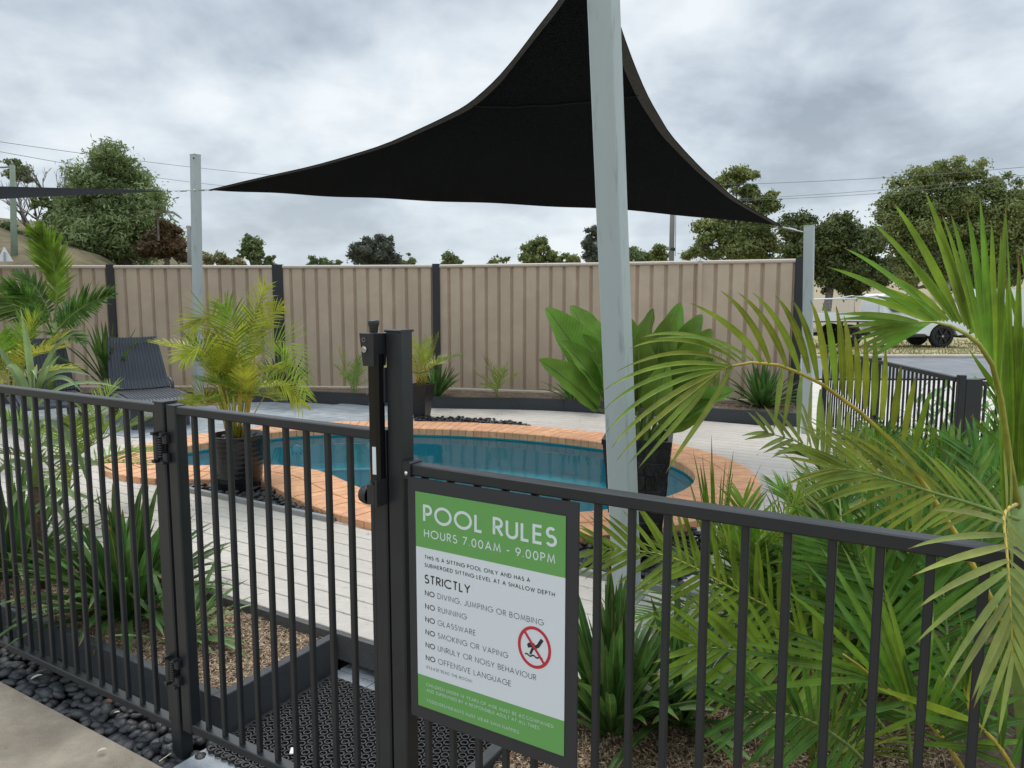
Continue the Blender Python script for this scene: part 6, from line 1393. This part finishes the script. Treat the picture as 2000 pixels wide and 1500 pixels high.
tree('dark spreading tree left of the white ute', 'dark_tree', 1615, 590, 42, [(1560, 460, 36, 1), (1600, 455, 34, 0), (1650, 455, 38, 0), (1690, 470, 34, 0), (1550, 510, 34, 0), (1600, 505, 42, 0), (1660, 510, 44, 0), (1700, 520, 36, 0), (1620, 545, 30, 0), (1680, 550, 26, 0)], 42000, .14, T_DRK, 21, GG, tr=.2, subn=14)
tree('large gum rising above the right-hand palm fronds', 'gum_tree', 1850, 600, 48, [(1770, 380, 34, 0), (1810, 350, 34, 0), (1850, 345, 30, 0), (1890, 340, 30, 0), (1925, 365, 36, 0), (1745, 415, 36, 0), (1800, 410, 42, 0), (1860, 400, 44, 0), (1920, 420, 44, 0), (1970, 400, 40, 0), (1740, 460, 36, 0), (1800, 465, 44, 0), (1870, 460, 46, 0), (1940, 470, 46, 0), (1780, 510, 40, 0), (1850, 515, 42, 0), (1920, 520, 44, 0), (1990, 470, 40, 0)], 76000, .145, T_GUM, 22, GG, BARKP, tr=.22, subn=13)
tree('tree filling the right edge behind the large gum', 'gum_tree', 2020, 600, 52, [(1990, 440, 36, 0), (2030, 430, 50, 0), (2010, 500, 50, 0), (2060, 480, 50, 0), (1960, 530, 30, 0)], 20000, .16, T_DRK, 23, GG, tr=.2)
tree('low dark trees behind the tan slope', 'dark_tree', 1750, 590, 62, [(1730, 520, 26, 0), (1780, 530, 24, 0), (1850, 530, 30, 0), (1900, 535, 28, 0), (1960, 535, 34, 0)], 16000, .18, T_DRK, 24, GG, tr=.15)

# ================================================================== POWER POLES, WIRES, ROAD SIGN
CP = mat('green_grey_concrete_pole', (.20, .25, .19), .8, var=.15, vscale=1)
pp = thing('power_pole', at(28, 560, 30), 'greenish concrete power pole at the far left', 'power pole', 'power poles')
b = MB(); b.tube([at(30, 580, 30), at(24, 322, 30)], [.14, .10], 10); mk('shaft', b, CP, pp, smooth=True)
b = MB(); b.tube([at(-30, 328, 30), at(26, 326, 30)], .035, 6); mk('cross_arm', b, CP, pp)
b = MB(); b.lathe(at(24, 322, 30), [(.03, 0), (.05, .05), (.03, .12), (0, .14)], 8); mk('insulator', b, STRIP, pp)
pp2 = thing('power_pole', at(372, 560, 32), 'grey pole with a transformer clamp just behind the left sail post', 'power pole', 'power poles')
b = MB(); b.tube([at(372, 580, 32), at(369, 441, 32)], [.11, .09], 8); mk('shaft', b, mat('grey_pole', (.22, .22, .21), .8), pp2, smooth=True); b = MB(); b.tube([at(364, 442, 32), at(378, 442, 32)], .05, 6); mk('cap_bracket', b, STEEL, pp2)
pp3 = thing('power_pole', at(1312, 560, 40), 'tall thin grey power pole right of the front sail post', 'power pole', 'power poles')
b = MB(); b.tube([at(1310, 580, 40), at(1315, 330, 40)], [.15, .12], 8); mk('shaft', b, mat('grey_pole', (.22, .22, .21), .8), pp3, smooth=True)
b = MB(); b.tube([at(1319, 500, 39.8), at(1321, 340, 39.8)], .025, 5); mk('conduit', b, STEEL, pp3); b = MB(); b.lathe(at(1313, 490, 40), [(.16, 0), (.17, .04), (.17, .12), (.16, .16)], 8); mk('band', b, CHAR2, pp3)
WIRE = mat('wire', (.12, .13, .14), .6)
def wire(p, q, sag, label, r_=.012):
    b = MB(); b.tube([p.lerp(q, t / 16) - EZ * sag * 4 * (t / 16) * (1 - t / 16) for t in range(17)], r_, 4, False); tag(mk('power_line', b, WIRE), label, 'power line', 'overhead power lines')
wire(at(-60, 268, 30), at(700, 352, 60), .3, 'upper overhead wire crossing the left sky behind the sail post', .011); wire(at(-60, 285, 30), at(560, 372, 58), .3, 'lower overhead wire crossing the left sky behind the sail post', .011)
wire(at(1330, 362, 40), at(2100, 317, 34), .2, 'upper overhead wire across the right sky', .011); wire(at(1330, 392, 40), at(2100, 330, 34), .25, 'middle overhead wire across the right sky', .009); wire(at(1330, 394, 40), at(2100, 341, 34), .25, 'lowest overhead wire across the right sky', .009)
rs_ = thing('road_sign', at(10, 540, 26), 'small pale road sign seen from behind at the far left', 'road sign')
c = at(9, 498, 26); b = MB(); b.hexa([c + V3(-.28, 0, -.22), c + V3(.28, 0, -.22), c + V3(.28, .01, -.22), c + V3(-.28, .01, -.22), c + V3(-.01, 0, .27), c + V3(.01, 0, .27), c + V3(.01, .01, .27), c + V3(-.01, .01, .27)]); mk('plate', b, WHITE, rs_)
b = MB(); b.tube([at(11, 560, 26) - V3(0, .04, 0), c + V3(.02, -.04, .1)], .03, 6); mk('pole', b, STEEL, rs_)
b = MB(); b.lathe(at(310, 470, 33), [(.05, 0), (.04, 1.2)], 6); sp_ = thing('small_palm_tree', at(310, 470, 33), 'small palm silhouette right of the willow-like tree', 'palm'); mk('trunk', b, BARK, sp_)
for k in range(9):
    a = k * .7; p0 = at(310, 418, 33); q = p0 + V3(cos(a) * .5, sin(a) * .5, .25); z_ = p0 + V3(cos(a) * .9, sin(a) * .9, -.15); frond(sp_, [p0, q, z_], 14, .3, .05, T_DRK, BARK, rr=.02, seed=k, segs=3, droop=1.5)
lit = MB(); rq = random.Random(12)
for k in range(70):
    a, n_ = rq.uniform(-4, 1.2), rq.uniform(.9, 6.5)
    if not inpoly(deck_poly, a, n_) or inpoly(outp, a, n_) or inpoly(pave_poly, a, n_): continue
    blade(lit, fp(a, n_, .156), V3(rq.uniform(-1, 1), rq.uniform(-1, 1), .15), rq.uniform(.015, .045), rq.uniform(.005, .012), 3, .3, 3, prof='oval')
for k in range(60):
    a, n_ = rq.uniform(-2.6, .3), rq.uniform(-.9, -.09); blade(lit, fp(a, n_, .004), V3(rq.uniform(-1, 1), rq.uniform(-1, 1), .1), rq.uniform(.004, .012), rq.uniform(.002, .004), 3, .3, 2, prof='oval')
tag(mk('leaf_litter', lit, mat('dry_leaf_bits', (.20, .14, .075), .85, var=.4, vscale=20)), 'small dry leaf bits scattered over the deck boards and path', 'leaf litter', kind='stuff')
# litter on the pebbles and path
for k, (x, y, z, s_, c_) in enumerate([(205, 1372, .0, .02, (.25, .08, .05)), (222, 1396, .0, .012, (.7, .6, .45)), (190, 1472, .004, .014, (.6, .52, .42)), (60, 1330, .0, .02, (.45, .42, .36))]):
    p = on(x, y, z + .03 * (k < 2)); b = MB(); blade(b, p + EZ * .006, V3(1, .4 * k - .5, .3), s_ * 2.2, s_, 6, .3, 5, prof='oval')
    tag(mk('fallen_leaf', b, mat('leaf_litter_' + 'abcd'[k], c_, .8)), ['rust coloured dead leaf lying on the black pebbles', 'pale curled dead leaf on the black pebbles', 'pale dead leaf lying on the brown concrete path', 'bleached dead leaf among the pebbles at the left'][k], 'leaf')
b = MB(); b.tube([on(311, 1487, .03), on(334, 1471, .035)], .0016, 5); tag(mk('straw_stick', b, mat('straw', (.7, .6, .42), .7)), 'thin pale straw across the pebbles at the gate post', 'twig')
